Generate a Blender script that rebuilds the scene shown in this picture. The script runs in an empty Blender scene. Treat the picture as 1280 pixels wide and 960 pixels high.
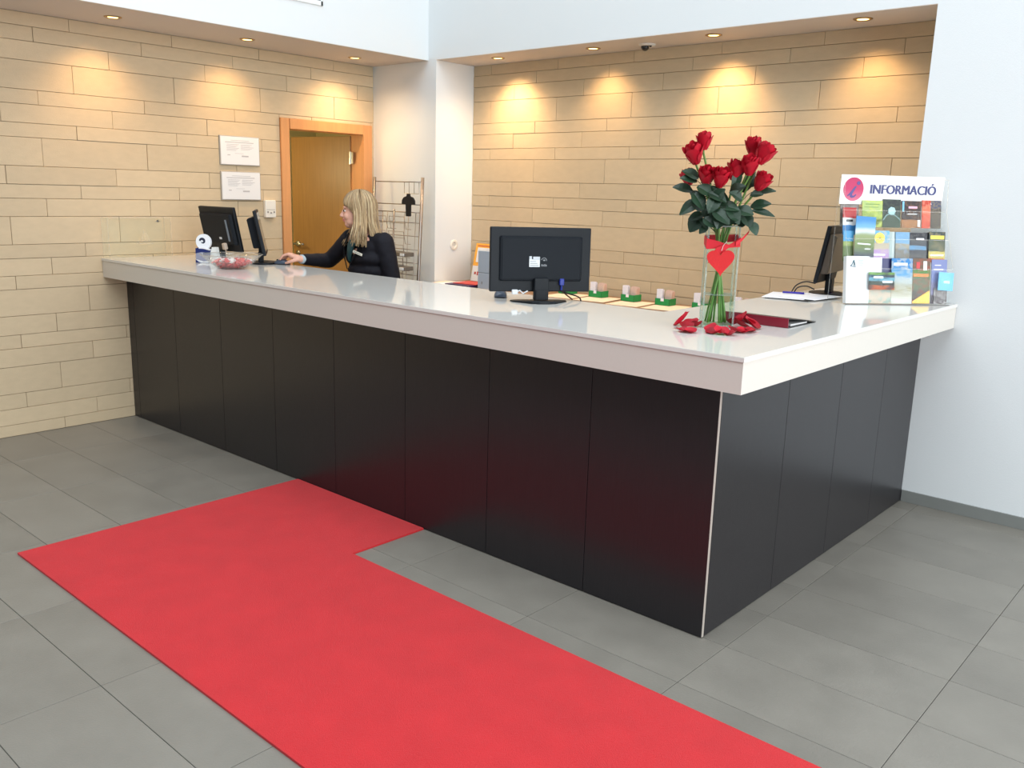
import bpy, bmesh, math, random
from mathutils import Vector, Matrix, Quaternion, noise
random.seed(7)
PI = math.pi
SC = bpy.context.scene
COL = SC.collection

# ------------------------------------------------------------------ camera
cd = bpy.data.cameras.new('camera'); cam = bpy.data.objects.new('camera', cd); COL.objects.link(cam)
R_ = Vector((0.74526657, 0.66622696, 0.02682123)); U_ = Vector((-0.16136478, 0.1411866, 0.97674344)); F_ = Vector((-0.64694601, 0.73226224, -0.21272722))
M = Matrix((( R_.x, U_.x, -F_.x, 5.91401), (R_.y, U_.y, -F_.y, -2.72120), (R_.z, U_.z, -F_.z, 1.59676), (0, 0, 0, 1)))
cam.matrix_world = M
cd.sensor_fit = 'HORIZONTAL'; cd.sensor_width = 36.0; cd.lens = 1100.1 / 1280 * 36.0; cd.clip_start = 0.05
SC.camera = cam

# ------------------------------------------------------------------ light and exposure
w = bpy.data.worlds.new('world'); SC.world = w; w.use_nodes = True
bg = w.node_tree.nodes['Background']; bg.inputs[0].default_value = (0.80, 0.90, 1.0, 1); bg.inputs[1].default_value = 0.32

def area(name, loc, target, sx, sy, power, color):
    l = bpy.data.lights.new(name, 'AREA'); l.shape = 'RECTANGLE'; l.size = sx; l.size_y = sy; l.energy = power; l.color = color
    o = bpy.data.objects.new(name, l); COL.objects.link(o); o.location = loc
    o.rotation_euler = (Vector(target) - Vector(loc)).to_track_quat('-Z', 'Y').to_euler()
    return o
area('atrium_skylight', (4.6, -2.4, 6.4), (4.6, -2.4, 0), 6.5, 6.0, 430, (0.86, 0.94, 1.0))
area('glazed_entrance', (11.0, -1.0, 2.6), (3.0, 0.0, 1.2), 6.0, 4.6, 600, (0.90, 0.96, 1.0))

SC.view_settings.view_transform = 'Standard'; SC.view_settings.look = 'None'
SC.view_settings.gamma = 1.0; SC.view_settings.use_curve_mapping = False
SC.view_settings.exposure = 0.0
SC.cycles.transparent_max_bounces = 40

# ------------------------------------------------------------------ helpers
def s2l(c):
    return tuple(((v / 255.0) / 12.92 if v / 255.0 <= 0.04045 else ((v / 255.0 + 0.055) / 1.055) ** 2.4) for v in c)

MATS = {}
def mat(name, rgb, rough=0.5, metal=0.0, var=0.0, scale=8.0, bump=0.0, bscale=60.0, spec=0.5, rnd=0.0, coat=0.0, stretch=None, emis=None, estr=0.0, sheen=0.0, rvar=0.0, detail=4):
    if name in MATS: return MATS[name]
    m = bpy.data.materials.new(name); m.use_nodes = True; nt = m.node_tree; N = nt.nodes; L = nt.links
    b = N['Principled BSDF']; c = s2l(rgb)
    b.inputs['Base Color'].default_value = (*c, 1); b.inputs['Roughness'].default_value = rough; b.inputs['Metallic'].default_value = metal
    b.inputs['Specular IOR Level'].default_value = spec
    if coat: b.inputs['Coat Weight'].default_value = coat; b.inputs['Coat Roughness'].default_value = 0.05
    if sheen: b.inputs['Sheen Weight'].default_value = sheen
    if emis: b.inputs['Emission Color'].default_value = (*s2l(emis), 1); b.inputs['Emission Strength'].default_value = estr
    if var or bump or rnd or rvar:
        tc = N.new('ShaderNodeTexCoord'); mp = N.new('ShaderNodeMapping'); L.new(tc.outputs['Object'], mp.inputs['Vector'])
        if stretch: mp.inputs['Scale'].default_value = stretch
        oi = N.new('ShaderNodeObjectInfo')
        ad = N.new('ShaderNodeVectorMath'); ad.operation = 'MULTIPLY_ADD'
        cmb = N.new('ShaderNodeCombineXYZ')
        for k in range(3): L.new(oi.outputs['Random'], cmb.inputs[k])
        L.new(cmb.outputs[0], ad.inputs[0]); ad.inputs[1].default_value = (37, 53, 71); L.new(mp.outputs[0], ad.inputs[2])
        nz = N.new('ShaderNodeTexNoise'); nz.inputs['Scale'].default_value = scale; nz.inputs['Detail'].default_value = detail
        L.new(ad.outputs[0], nz.inputs['Vector'])
        last = None
        if var or rnd:
            hs = N.new('ShaderNodeHueSaturation'); hs.inputs['Color'].default_value = (*c, 1)
            mr = N.new('ShaderNodeMapRange'); mr.inputs[1].default_value = 0.25; mr.inputs[2].default_value = 0.75
            mr.inputs[3].default_value = 1 - var; mr.inputs[4].default_value = 1 + var
            L.new(nz.outputs['Fac'], mr.inputs[0])
            mr2 = N.new('ShaderNodeMapRange'); mr2.inputs[3].default_value = 1 - rnd; mr2.inputs[4].default_value = 1 + rnd
            L.new(oi.outputs['Random'], mr2.inputs[0])
            mu = N.new('ShaderNodeMath'); mu.operation = 'MULTIPLY'; L.new(mr.outputs[0], mu.inputs[0]); L.new(mr2.outputs[0], mu.inputs[1])
            L.new(mu.outputs[0], hs.inputs['Value']); L.new(hs.outputs[0], b.inputs['Base Color'])
        if rvar:
            mr3 = N.new('ShaderNodeMapRange'); mr3.inputs[3].default_value = max(0, rough - rvar); mr3.inputs[4].default_value = rough + rvar
            L.new(nz.outputs['Fac'], mr3.inputs[0]); L.new(mr3.outputs[0], b.inputs['Roughness'])
        if bump:
            n2 = N.new('ShaderNodeTexNoise'); n2.inputs['Scale'].default_value = bscale; n2.inputs['Detail'].default_value = 3
            L.new(ad.outputs[0], n2.inputs['Vector'])
            bp = N.new('ShaderNodeBump'); bp.inputs['Strength'].default_value = bump; bp.inputs['Distance'].default_value = 0.004
            L.new(n2.outputs['Fac'], bp.inputs['Height']); L.new(bp.outputs[0], b.inputs['Normal'])
    MATS[name] = m; return m

def glass_thin(name, tint=(254, 255, 255), k=0.10, frost=0.0):
    if name in MATS: return MATS[name]
    m = bpy.data.materials.new(name); m.use_nodes = True; nt = m.node_tree; N = nt.nodes; L = nt.links
    N.remove(N['Principled BSDF']); out = N['Material Output']
    tr = N.new('ShaderNodeBsdfTransparent'); tr.inputs[0].default_value = (*s2l(tint), 1)
    gl = N.new('ShaderNodeBsdfGlossy'); gl.inputs['Roughness'].default_value = 0.03
    df = N.new('ShaderNodeBsdfDiffuse'); df.inputs[0].default_value = (0.85, 0.88, 0.88, 1)
    lw = N.new('ShaderNodeLayerWeight'); lw.inputs[0].default_value = 0.25
    mr = N.new('ShaderNodeMapRange'); mr.inputs[3].default_value = k * 0.15; mr.inputs[4].default_value = min(1, k * 6)
    L.new(lw.outputs['Facing'], mr.inputs[0])
    mx = N.new('ShaderNodeMixShader'); L.new(mr.outputs[0], mx.inputs[0]); L.new(tr.outputs[0], mx.inputs[1]); L.new(gl.outputs[0], mx.inputs[2])
    m2 = N.new('ShaderNodeMixShader'); m2.inputs[0].default_value = frost; L.new(mx.outputs[0], m2.inputs[1]); L.new(df.outputs[0], m2.inputs[2])
    L.new(m2.outputs[0], out.inputs[0])
    MATS[name] = m; return m

def glass_real(name, rgb=(245, 250, 248), ior=1.45, rough=0.0):
    if name in MATS: return MATS[name]
    m = mat(name, rgb, rough)
    b = m.node_tree.nodes['Principled BSDF']; b.inputs['Transmission Weight'].default_value = 1.0; b.inputs['IOR'].default_value = ior
    return m

def bands(name, stops, axis=2, rough=0.35, noise_rgb=None, nfac=0.0, nscale=30.0, interp='CONSTANT'):
    """colour bands along a generated axis, with optional mottled print"""
    if name in MATS: return MATS[name]
    stops = [(p_, tuple(v * .88 for v in c_)) for p_, c_ in stops]
    if noise_rgb: noise_rgb = tuple(v * .88 for v in noise_rgb)
    m = bpy.data.materials.new(name); m.use_nodes = True; nt = m.node_tree; N = nt.nodes; L = nt.links
    b = N['Principled BSDF']; b.inputs['Roughness'].default_value = rough; b.inputs['Specular IOR Level'].default_value = .25
    tc = N.new('ShaderNodeTexCoord'); sp = N.new('ShaderNodeSeparateXYZ'); L.new(tc.outputs['Generated'], sp.inputs[0])
    cr = N.new('ShaderNodeValToRGB'); cr.color_ramp.interpolation = interp
    e = cr.color_ramp.elements
    while len(e) > 1: e.remove(e[0])
    e[0].position = stops[0][0]; e[0].color = (*s2l(stops[0][1]), 1)
    for p_, c_ in stops[1:]:
        n = e.new(p_); n.color = (*s2l(c_), 1)
    nz = N.new('ShaderNodeTexNoise'); nz.inputs['Scale'].default_value = nscale; nz.inputs['Detail'].default_value = 2
    L.new(tc.outputs['Object'], nz.inputs['Vector'])
    ma = N.new('ShaderNodeMath'); ma.operation = 'MULTIPLY_ADD'; ma.inputs[1].default_value = 0.10; 
    L.new(nz.outputs['Fac'], ma.inputs[0])
    sb = N.new('ShaderNodeMath'); sb.operation = 'SUBTRACT'; L.new(sp.outputs[axis], sb.inputs[0]); sb.inputs[1].default_value = 0.05
    L.new(sb.outputs[0], ma.inputs[2]); L.new(ma.outputs[0], cr.inputs[0])
    if noise_rgb:
        mx = N.new('ShaderNodeMix'); mx.data_type = 'RGBA'
        th = N.new('ShaderNodeMapRange'); th.inputs[1].default_value = 0.48; th.inputs[2].default_value = 0.56; th.inputs[4].default_value = nfac
        n2 = N.new('ShaderNodeTexNoise'); n2.inputs['Scale'].default_value = nscale * 1.7; L.new(tc.outputs['Object'], n2.inputs['Vector'])
        L.new(n2.outputs['Fac'], th.inputs[0]); L.new(th.outputs[0], mx.inputs[0]); L.new(cr.outputs[0], mx.inputs[6])
        mx.inputs[7].default_value = (*s2l(noise_rgb), 1); L.new(mx.outputs[2], b.inputs['Base Color'])
    else: L.new(cr.outputs[0], b.inputs['Base Color'])
    MATS[name] = m; return m

def wloc(o):
    v = Vector((0, 0, 0))
    while o: v += o.location; o = o.parent
    return v

def obj(name, bm, m, parent=None, world=False, smooth=False, label=None, origin=None):
    """link one mesh object; world=True: bm is in world coordinates (only for unrotated parents)"""
    base = wloc(parent) if parent else Vector((0, 0, 0))
    if origin is not None: o_loc = Vector(origin) - base
    else: o_loc = Vector((0, 0, 0))
    if world or (origin is not None and not parent):
        bmesh.ops.translate(bm, verts=bm.verts, vec=-(base + o_loc))
    elif origin is not None: pass
    me = bpy.data.meshes.new(name); bmesh.ops.recalc_face_normals(bm, faces=bm.faces); bm.to_mesh(me); bm.free()
    ms = m if isinstance(m, (list, tuple)) else [m]
    for x in ms: me.materials.append(x)
    if smooth:
        for p_ in me.polygons: p_.use_smooth = True
    o = bpy.data.objects.new(name, me); COL.objects.link(o); o.location = o_loc
    if parent: o.parent = parent
    if label: o['label'] = label
    return o

def tag(o, label, cat, group=None):
    o['label'] = label; o['category'] = cat
    if group: o['group'] = group
    return o

def thing(name, label, cat, loc=(0, 0, 0), rz=0, group=None):
    o = bpy.data.objects.new(name, None); COL.objects.link(o); o.empty_display_size = 0.05
    o.location = loc; o.rotation_euler = (0, 0, rz); tag(o, label, cat, group); return o

def struct(name, loc=(0, 0, 0)):
    o = bpy.data.objects.new(name, None); COL.objects.link(o); o.location = loc; o['kind'] = 'structure'; return o

def sobj(name, bm, m, **k):
    o = obj(name, bm, m, **k); o['kind'] = 'structure'; return o

def dup(root, loc=None, rz=None, label=None, group=None):
    def cp(o, par):
        c = o.copy(); COL.objects.link(c)
        if par: c.parent = par
        for ch in list(o.children): cp(ch, c)
        return c
    r = cp(root, None)
    if loc is not None: r.location = loc
    if rz is not None: r.rotation_euler = (0, 0, rz)
    if label: r['label'] = label
    if group: r['group'] = group
    return r

def BM(): return bmesh.new()

def box(bm, x0, y0, z0, x1, y1, z1, bev=0.0, mi=0, mx=None, seg=1):
    vs = [bm.verts.new(v) for v in ((x0, y0, z0), (x1, y0, z0), (x1, y1, z0), (x0, y1, z0), (x0, y0, z1), (x1, y0, z1), (x1, y1, z1), (x0, y1, z1))]
    fs = [bm.faces.new([vs[i] for i in q]) for q in ((3, 2, 1, 0), (4, 5, 6, 7), (0, 1, 5, 4), (1, 2, 6, 5), (2, 3, 7, 6), (3, 0, 4, 7))]
    for f in fs: f.material_index = mi
    if bev:
        es = list({e for f in fs for e in f.edges})
        r = bmesh.ops.bevel(bm, geom=es, offset=bev, segments=seg, affect='EDGES', profile=0.5)
        vs = list({v for f in r['faces'] for v in f.verts} | {v for v in vs if v.is_valid})
    if mx is not None: bmesh.ops.transform(bm, matrix=mx, verts=[v for v in vs if v.is_valid])
    return vs

def prism(bm, pts, z0, z1, mi=0, mx=None):
    a = [bm.verts.new((x, y, z0)) for x, y in pts]; b = [bm.verts.new((x, y, z1)) for x, y in pts]
    n = len(pts); fs = [bm.faces.new(a[::-1]), bm.faces.new(b)]
    for i in range(n): fs.append(bm.faces.new((a[i], a[(i + 1) % n], b[(i + 1) % n], b[i])))
    for f in fs: f.material_index = mi
    if mx is not None: bmesh.ops.transform(bm, matrix=mx, verts=a + b)
    return a + b

def tube(bm, pts, r, n=8, cap=True, mi=0):
    pts = [Vector(p_) for p_ in pts]; rs = r if isinstance(r, (list, tuple)) else [r] * len(pts)
    rings = []; prev = None
    for i, p_ in enumerate(pts):
        t = (pts[min(i + 1, len(pts) - 1)] - pts[max(i - 1, 0)])
        if t.length < 1e-9: t = Vector((0, 0, 1))
        t.normalize()
        if prev is None:
            a = t.orthogonal().normalized()
        else:
            a = prev - t * prev.dot(t)
            if a.length < 1e-6: a = t.orthogonal()
            a.normalize()
        prev = a; b = t.cross(a)
        rings.append([bm.verts.new(p_ + (a * math.cos(2 * PI * k / n) + b * math.sin(2 * PI * k / n)) * rs[i]) for k in range(n)])
    for i in range(len(rings) - 1):
        for k in range(n):
            f = bm.faces.new((rings[i][k], rings[i][(k + 1) % n], rings[i + 1][(k + 1) % n], rings[i + 1][k])); f.material_index = mi
    if cap:
        f = bm.faces.new(rings[0][::-1]); f.material_index = mi; f = bm.faces.new(rings[-1]); f.material_index = mi

def spline(pts, n=8):
    pts = [Vector(p_) for p_ in pts]; out = []
    P_ = [pts[0] * 2 - pts[1]] + pts + [pts[-1] * 2 - pts[-2]]
    for i in range(1, len(P_) - 2):
        for k in range(n):
            t = k / n; a, b, c, d = P_[i - 1], P_[i], P_[i + 1], P_[i + 2]
            out.append(0.5 * ((2 * b) + (c - a) * t + (2 * a - 5 * b + 4 * c - d) * t * t + (3 * b - a - 3 * c + d) * t ** 3))
    out.append(pts[-1]); return out

def lathe(bm, prof, n=24, c=(0, 0), mi=0):
    rings = []
    for r, z in prof:
        if r < 1e-6: rings.append([bm.verts.new((c[0], c[1], z))])
        else: rings.append([bm.verts.new((c[0] + r * math.cos(2 * PI * k / n), c[1] + r * math.sin(2 * PI * k / n), z)) for k in range(n)])
    for a, b in zip(rings, rings[1:]):
        for k in range(n):
            k2 = (k + 1) % n
            if len(a) == 1 and len(b) == 1: continue
            if len(a) == 1: f = bm.faces.new((a[0], b[k2], b[k]))
            elif len(b) == 1: f = bm.faces.new((a[k], a[k2], b[0]))
            else: f = bm.faces.new((a[k], a[k2], b[k2], b[k]))
            f.material_index = mi

def ellipsoid(bm, c, r, mx=None, u=20, v=12):
    m = Matrix.Translation(c) @ (mx if mx is not None else Matrix()) @ Matrix.Diagonal((*r, 1))
    return bmesh.ops.create_uvsphere(bm, u_segments=u, v_segments=v, radius=1.0, matrix=m)['verts']

def text_bm(s, size, bold=0.0, shear=0.0, depth=0.0005, mx=None):
    c = bpy.data.curves.new('t', 'FONT'); c.body = s; c.size = size; c.offset = bold; c.shear = shear; c.extrude = depth / 2; c.align_x = 'CENTER'; c.align_y = 'CENTER'; c.resolution_u = 3
    o = bpy.data.objects.new('t', c); COL.objects.link(o); dg = bpy.context.evaluated_depsgraph_get()
    me = bpy.data.meshes.new_from_object(o.evaluated_get(dg)); bm = BM(); bm.from_mesh(me)
    bpy.data.objects.remove(o); bpy.data.curves.remove(c); bpy.data.meshes.remove(me)
    if mx is not None: bmesh.ops.transform(bm, matrix=mx, verts=bm.verts)
    return bm

# ------------------------------------------------------------------ dimensions
L, D, H = 4.479, 2.154, 1.10
XC, XF, YB, HS, XR = 0.747, 0.658, 2.564, 2.567, 4.359
ROWS = [2.567, 2.49, 2.405, 2.293, 2.125, 2.04, 1.93, 1.845, 1.675, 1.565, 1.48, 1.37, 1.20, 1.115, 1.008, .925, .76, .642, .557, .442, .271, .175, .073, 0.0]
TL = 0.669

stone = mat('sandstone', (202, 181, 149), 0.75, var=0.04, scale=14, bump=0.22, bscale=120, rnd=0.045, spec=0.3, stretch=(1, 1, 2.2))
joint = mat('stone_joint', (140, 120, 94), 0.9)
white = mat('white_plaster', (226, 229, 229), 0.8, bump=0.15, bscale=180, spec=0.2)
white_shaded = mat('white_soffit_shaded', (214, 206, 198), 0.8, spec=0.2)  # plaster white with shade and warm wall bounce put into the colour
tile_m = mat('floor_tile', (131, 126, 117), 0.42, var=0.10, scale=5, bump=0.25, bscale=160, rnd=0.05, rvar=0.06, spec=0.4, detail=8)
grout = mat('grout', (100, 97, 92), 0.9)

# ------------------------------------------------------------------ floor
fl = struct('floor')
b = BM(); box(b, -0.2, -6.5, -0.10, 9.5, 2.75, -0.004); sobj('subfloor', b, grout, parent=fl)
cache = {}
def boxmesh(name, sx, sy, sz, m, bev=0.0015):
    k = (name, round(sx, 3), round(sy, 3), round(sz, 3))
    if k not in cache:
        bb = BM(); box(bb, 0, 0, 0, sx, sy, sz, bev); me = bpy.data.meshes.new(name); bmesh.ops.recalc_face_normals(bb, faces=bb.faces); bb.to_mesh(me); bb.free(); me.materials.append(m); cache[k] = me
    return cache[k]
def piece(name, me, loc, parent):
    o = bpy.data.objects.new(name, me); COL.objects.link(o); o.location = loc; o.parent = parent; return o
GX, GY, SX, SY = 4.573, 0.0135, 0.669, 0.3345
for i in range(-7, 6):
    x0 = max(0.002, GX + i * SX); x1 = GX + (i + 1) * SX
    for j in range(-10, 7):
        y0 = GY + j * SY; y1 = min(D - 0.002, y0 + SY)
        if x1 < L and y0 > 0.3: continue
        g = 0.0011
        piece('floor_tile', boxmesh('floor_tile', x1 - x0 - 2 * g, y1 - y0 - 2 * g, 0.012, tile_m, 0.0008), (x0 + g, y0 + g, -0.012), fl)

# ------------------------------------------------------------------ stone walls
DY0, DY1, DZ = 1.245, 2.122, 2.10      # door casing outline
wl = struct('wall_left')
b = BM(); BK = -0.018
box(b, -0.14, -3.7, -0.1, BK, 1.30, HS + 0.02); box(b, -0.14, 2.06, -0.1, BK, D + 0.6, HS + 0.02); box(b, -0.14, 1.30, 2.05, BK, 2.06, HS + 0.02)
sobj('wall_core', b, joint, parent=wl)
def cut(y0, y1, z0, z1):
    if z0 >= DZ or y1 <= DY0 or y0 >= DY1: return [(y0, y1, z0, z1)]
    out = []
    if y0 < DY0: out.append((y0, DY0, z0, z1))
    if y1 > DY1: out.append((DY1, y1, z0, z1))
    if z1 > DZ: out.append((max(y0, DY0), min(y1, DY1), DZ, z1))
    return out
OFF = [-0.253, 0.200, -0.020]
G = 0.0011
for r in range(len(ROWS) - 1):
    z1, z0 = ROWS[r], ROWS[r + 1]; o0 = OFF[r % 3]
    for k in range(-6, 5):
        a = o0 + k * TL; c = a + TL; a = max(a, -3.6); c = min(c, D)
        if c - a < 0.02: continue
        for (y0, y1, q0, q1) in cut(a, c, z0, z1):
            if y1 - y0 < 0.015 or q1 - q0 < 0.01: continue
            dx = random.choice((0, 0.0006, 0.0012, 0.002, -0.0008))
            piece('stone_block', boxmesh('stone_block', 0.022, y1 - y0 - 2 * G, q1 - q0 - 2 * G, stone), (-0.022 + dx, y0 + G, q0 + G), wl)
wb = struct('wall_back')
b = BM(); box(b, 0.55, YB + 0.018, -0.1, 4.6, YB + 0.2, HS + 0.02); sobj('wall_core', b, joint, parent=wb)
OFB = [0.271, 0.066, -0.153]
for r in range(len(ROWS) - 1):
    z1, z0 = ROWS[r], ROWS[r + 1]; o0 = OFB[r % 3]
    if z1 < 0.7: break
    for k in range(-1, 8):
        a = max(o0 + k * TL, XC); c = min(o0 + (k + 1) * TL, XR)
        if c - a < 0.02: continue
        dy = random.choice((0, 0.0006, 0.0012, 0.002, -0.0008))
        piece('stone_block', boxmesh('stone_block', c - a - 2 * G, 0.022, z1 - z0 - 2 * G, stone), (a + G, YB + dy, z0 + G), wb)

# white corner pillar, right wall, upper walls, soffit
b = BM(); box(b, -0.018, D, 0, XC, YB + 0.05, HS + 0.004); sobj('wall_corner', b, white)
b = BM(); box(b, XR, D, 0, 9.5, YB + 0.2, 6.3); sobj('wall_right', b, white)
b = BM(); box(b, XF, D, HS + 0.003, XR, YB + 0.2, 6.3); sobj('wall_upper_back', b, white)
b = BM(); box(b, -0.14, -3.7, HS + 0.003, XF, YB + 0.2, 6.3); sobj('wall_upper_left', b, white)
b = BM(); box(b, 0.002, -3.7, HS, XF, D, HS + 0.0028); box(b, XC, D, HS, XR, YB + 0.02, HS + 0.0028); sobj('ceiling', b, white_shaded)
b = BM(); box(b, L + 0.002, D - 0.010, 0, 9.5, D, 0.064, 0.001); sobj('baseboard_right', b, mat('skirting_tile', (128, 130, 126), 0.5, var=0.06, scale=9))

# high window in the upper left wall (only its lower corner is in the photo)
wn = struct('window_1')
fr = mat('white_window_frame', (236, 238, 236), 0.4)
b = BM()
wy0, wy1, wz0, wz1 = 0.05, 1.171, 2.80, 3.60
for (a0, a1, c0, c1) in ((wy0, wy1, wz0, wz0 + .03), (wy0, wy1, wz1 - .03, wz1), (wy0, wy0 + .03, wz0, wz1), (wy1 - .018, wy1, wz0, wz1)):
    box(b, XF - 0.001, a0, c0, XF + 0.010, a1, c1, 0.002)
sobj('window_frame', b, fr, parent=wn)
b = BM(); box(b, XF + 0.001, wy0 + .02, wz0 + .02, XF + 0.008, wy1 - .012, wz1 - .02); sobj('pane', b, mat('grey_pane', (120, 128, 128), 0.1, spec=0.6), parent=wn)

# ------------------------------------------------------------------ door in the left wall
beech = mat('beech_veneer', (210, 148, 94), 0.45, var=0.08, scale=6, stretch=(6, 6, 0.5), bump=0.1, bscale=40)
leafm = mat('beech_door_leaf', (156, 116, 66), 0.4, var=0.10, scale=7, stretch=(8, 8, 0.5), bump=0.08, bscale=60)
steel = mat('brushed_steel', (190, 188, 182), 0.28, metal=1.0)
dr = struct('door_1', (0, 1.68, 0))
YI0, YI1, ZI = 1.327, 2.036, 2.024
b = BM(); box(b, -0.002, DY0, 0, 0.018, YI0 - .006, DZ, 0.002); obj('casing', b, beech, dr, world=True)
b = BM(); box(b, -0.002, YI1, 0, 0.018, DY1, DZ, 0.002); obj('casing', b, beech, dr, world=True)
b = BM(); box(b, -0.002, YI0, ZI, 0.017, YI1, DZ, 0.002); obj('casing', b, beech, dr, world=True)
b = BM(); box(b, -0.16, YI0 - .028, 0, 0.0, YI0, ZI + .028, 0.001); box(b, -0.16, YI1, 0, 0.0, YI1 + .028, ZI + .028, 0.001); box(b, -0.16, YI0, ZI, 0.0, YI1, ZI + .028, 0.001)
obj('door_frame', b, beech, dr, world=True)
hx, hy = -0.150, 2.024
ang = math.radians(-172.0)
lf = bpy.data.objects.new('door_leaf', None)
b = BM(); box(b, 0, -0.04, 0.006, 0.705, 0.0, 2.016, 0.002)
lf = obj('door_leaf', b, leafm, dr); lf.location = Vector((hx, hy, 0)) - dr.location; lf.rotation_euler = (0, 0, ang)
for s in (0.0, -0.04):
    sg = 1 if s == 0 else -1
    b = BM(); c0 = 0.645
    tube(b, [(c0, s, 1.10), (c0, s + sg * .008, 1.10)], 0.026, 18); tube(b, [(c0, s, 1.02), (c0, s + sg * .007, 1.02)], 0.022, 18)
    tube(b, [(c0, s, 1.10), (c0, s + sg * .05, 1.10)], 0.010, 10)
    tube(b, [(c0 + .006, s + sg * .05, 1.10), (c0 - .12, s + sg * .052, 1.10)], 0.010, 10)
    obj('door_handle', b, steel, lf, smooth=True)
for z in (1.84, 1.05, 0.25):
    b = BM(); tube(b, [(0, 0, z - .05), (0, 0, z + .05)], 0.011, 10); box(b, 0.0, -0.003, z - .045, .035, .002, z + .045)
    o = obj('hinge', b, steel, dr); o.location = Vector((hx + .016, hy - .008, 0)) - dr.location
# room behind the door
cw = struct('wall_corridor')
b = BM(); cm = mat('corridor_paint', (214, 206, 170), 0.8)
box(b, -2.2, 0.5, -0.05, -2.1, 3.2, 2.5); box(b, -2.1, 3.1, -0.05, -0.14, 3.2, 2.5); box(b, -2.1, 0.4, -0.05, -0.14, 0.5, 2.5); box(b, -2.2, 0.4, 2.42, -0.14, 3.2, 2.5); box(b, -2.2, 0.4, -0.1, -0.14, 3.2, -0.02)
sobj('corridor_shell', b, cm, parent=cw)
l = bpy.data.lights.new('corridor_lamp', 'POINT'); l.energy = 21; l.color = (1.0, 0.82, 0.45); l.shadow_soft_size = 0.12
o = bpy.data.objects.new('corridor_lamp', l); COL.objects.link(o); o.location = (-0.85, 0.95, 1.75)

# ------------------------------------------------------------------ downlights
ringm = mat('brass_ring', (176, 150, 112), 0.3, metal=1.0)
lensm = mat('lamp_lens', (255, 226, 170), 0.4, emis=(255, 214, 130), estr=5.0)
def downlight(x, y, label, wall, kx=5.0, hot=1.0, tilt=21):
    t = thing('downlight', label, 'ceiling light', (x, y, HS), group='recessed downlights in the soffit')
    b = BM(); lathe(b, [(0.030, 0.0), (0.031, -0.004), (0.043, -0.007), (0.050, -0.004), (0.052, 0.001)], 28); obj('trim_ring', b, ringm, t, smooth=True)
    b = BM(); lathe(b, [(0.0, -0.0035), (0.031, -0.0035), (0.031, 0.0)], 28); obj('lens', b, lensm, t)
    l = bpy.data.lights.new('downlight_beam', 'SPOT'); l.energy = 21 * hot; l.color = (1.0, 0.62, 0.28); l.spot_size = math.radians(98); l.spot_blend = 1.0; l.shadow_soft_size = 0.035
    o = bpy.data.objects.new('downlight_beam', l); COL.objects.link(o); o.parent = t; o.location = (0, 0, -0.02)
    a = math.radians(tilt)
    d = Vector((-math.sin(a), 0, -math.cos(a))) if wall == 'L' else Vector((0, math.sin(a), -math.cos(a)))
    o.rotation_euler = d.to_track_quat('-Z', 'Y').to_euler()
    l2 = bpy.data.lights.new('downlight_spill', 'SPOT'); l2.energy = kx; l2.color = (1.0, 0.70, 0.42); l2.spot_size = math.radians(150); l2.spot_blend = 1.0; l2.shadow_soft_size = 0.05
    o2 = bpy.data.objects.new('downlight_spill', l2); COL.objects.link(o2); o2.parent = t; o2.location = (0, 0, -0.02)
downlight(0.322, -0.123, 'recessed downlight nearest the photographer in the left soffit', 'L', hot=0.85, tilt=24)
downlight(0.312, 0.799, 'recessed downlight above the two wall notices', 'L', hot=0.85, tilt=24)
downlight(0.285, 1.741, 'recessed downlight above the open wooden door', 'L', kx=30, hot=0.62, tilt=20)
downlight(1.228, 2.325, 'recessed downlight in the back soffit beside the white corner pillar', 'B', kx=30, hot=1.3)
downlight(2.093, 2.340, 'recessed downlight just left of the ceiling security camera', 'B', hot=0.75)
downlight(3.017, 2.325, 'recessed downlight above the red roses', 'B', hot=1.6)
downlight(3.926, 2.320, 'recessed downlight at the right end of the back soffit above the leaflet stand', 'B', hot=0.8)
t = thing('security_camera', 'small dome security camera under the back soffit', 'camera', (2.489, 2.40, HS))
b = BM(); lathe(b, [(0.055, 0.0), (0.055, -0.006), (0.047, -0.012), (0.0, -0.012)], 28); obj('camera_base', b, mat('cam_white', (225, 222, 216), 0.4), t, smooth=False)
b = BM(); ellipsoid(b, (-0.012, -0.006, -0.018), (0.026, 0.026, 0.024)); obj('camera_lens', b, mat('cam_black', (40, 38, 38), 0.15), t, smooth=True)
b = BM(); ellipsoid(b, (0.030, -0.006, -0.013), (0.009, 0.009, 0.008)); obj('camera_sensor', b, MATS['cam_black'], t, smooth=True)

# ------------------------------------------------------------------ reception counter
quartz = mat('cream_quartz', (222, 219, 213), 0.06, var=0.012, scale=220, spec=0.5)
quartz2 = mat('cream_apron', (214, 208, 198), 0.38, var=0.01, scale=90)
blackm = mat('black_laminate', (33, 31, 34), 0.30, var=0.16, scale=22, stretch=(14, 14, 0.35), bump=0.15, bscale=60, spec=0.5)
edgem = mat('panel_edge', (170, 160, 150), 0.5)
seam = mat('panel_seam', (196, 190, 184), 0.6)
ct = thing('reception_counter', 'long L-shaped reception counter with cream stone top and black panelled front', 'counter', (2.3, 0.3, 0))
b = BM(); prism(b, [(0.002, -.156), (4.635, -.156), (4.635, D - .002), (XR - .002, D - .002), (XR - .002, YB - .004), (3.85, YB - .004), (3.85, .615), (0.002, .615)], 1.084, 1.10)
bmesh.ops.bevel(b, geom=[e for e in b.edges if abs(e.verts[0].co.z - 1.1) < 1e-5 and abs(e.verts[1].co.z - 1.1) < 1e-5], offset=0.0015, segments=2, affect='EDGES')
obj('worktop', b, quartz, ct, world=True)
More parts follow.
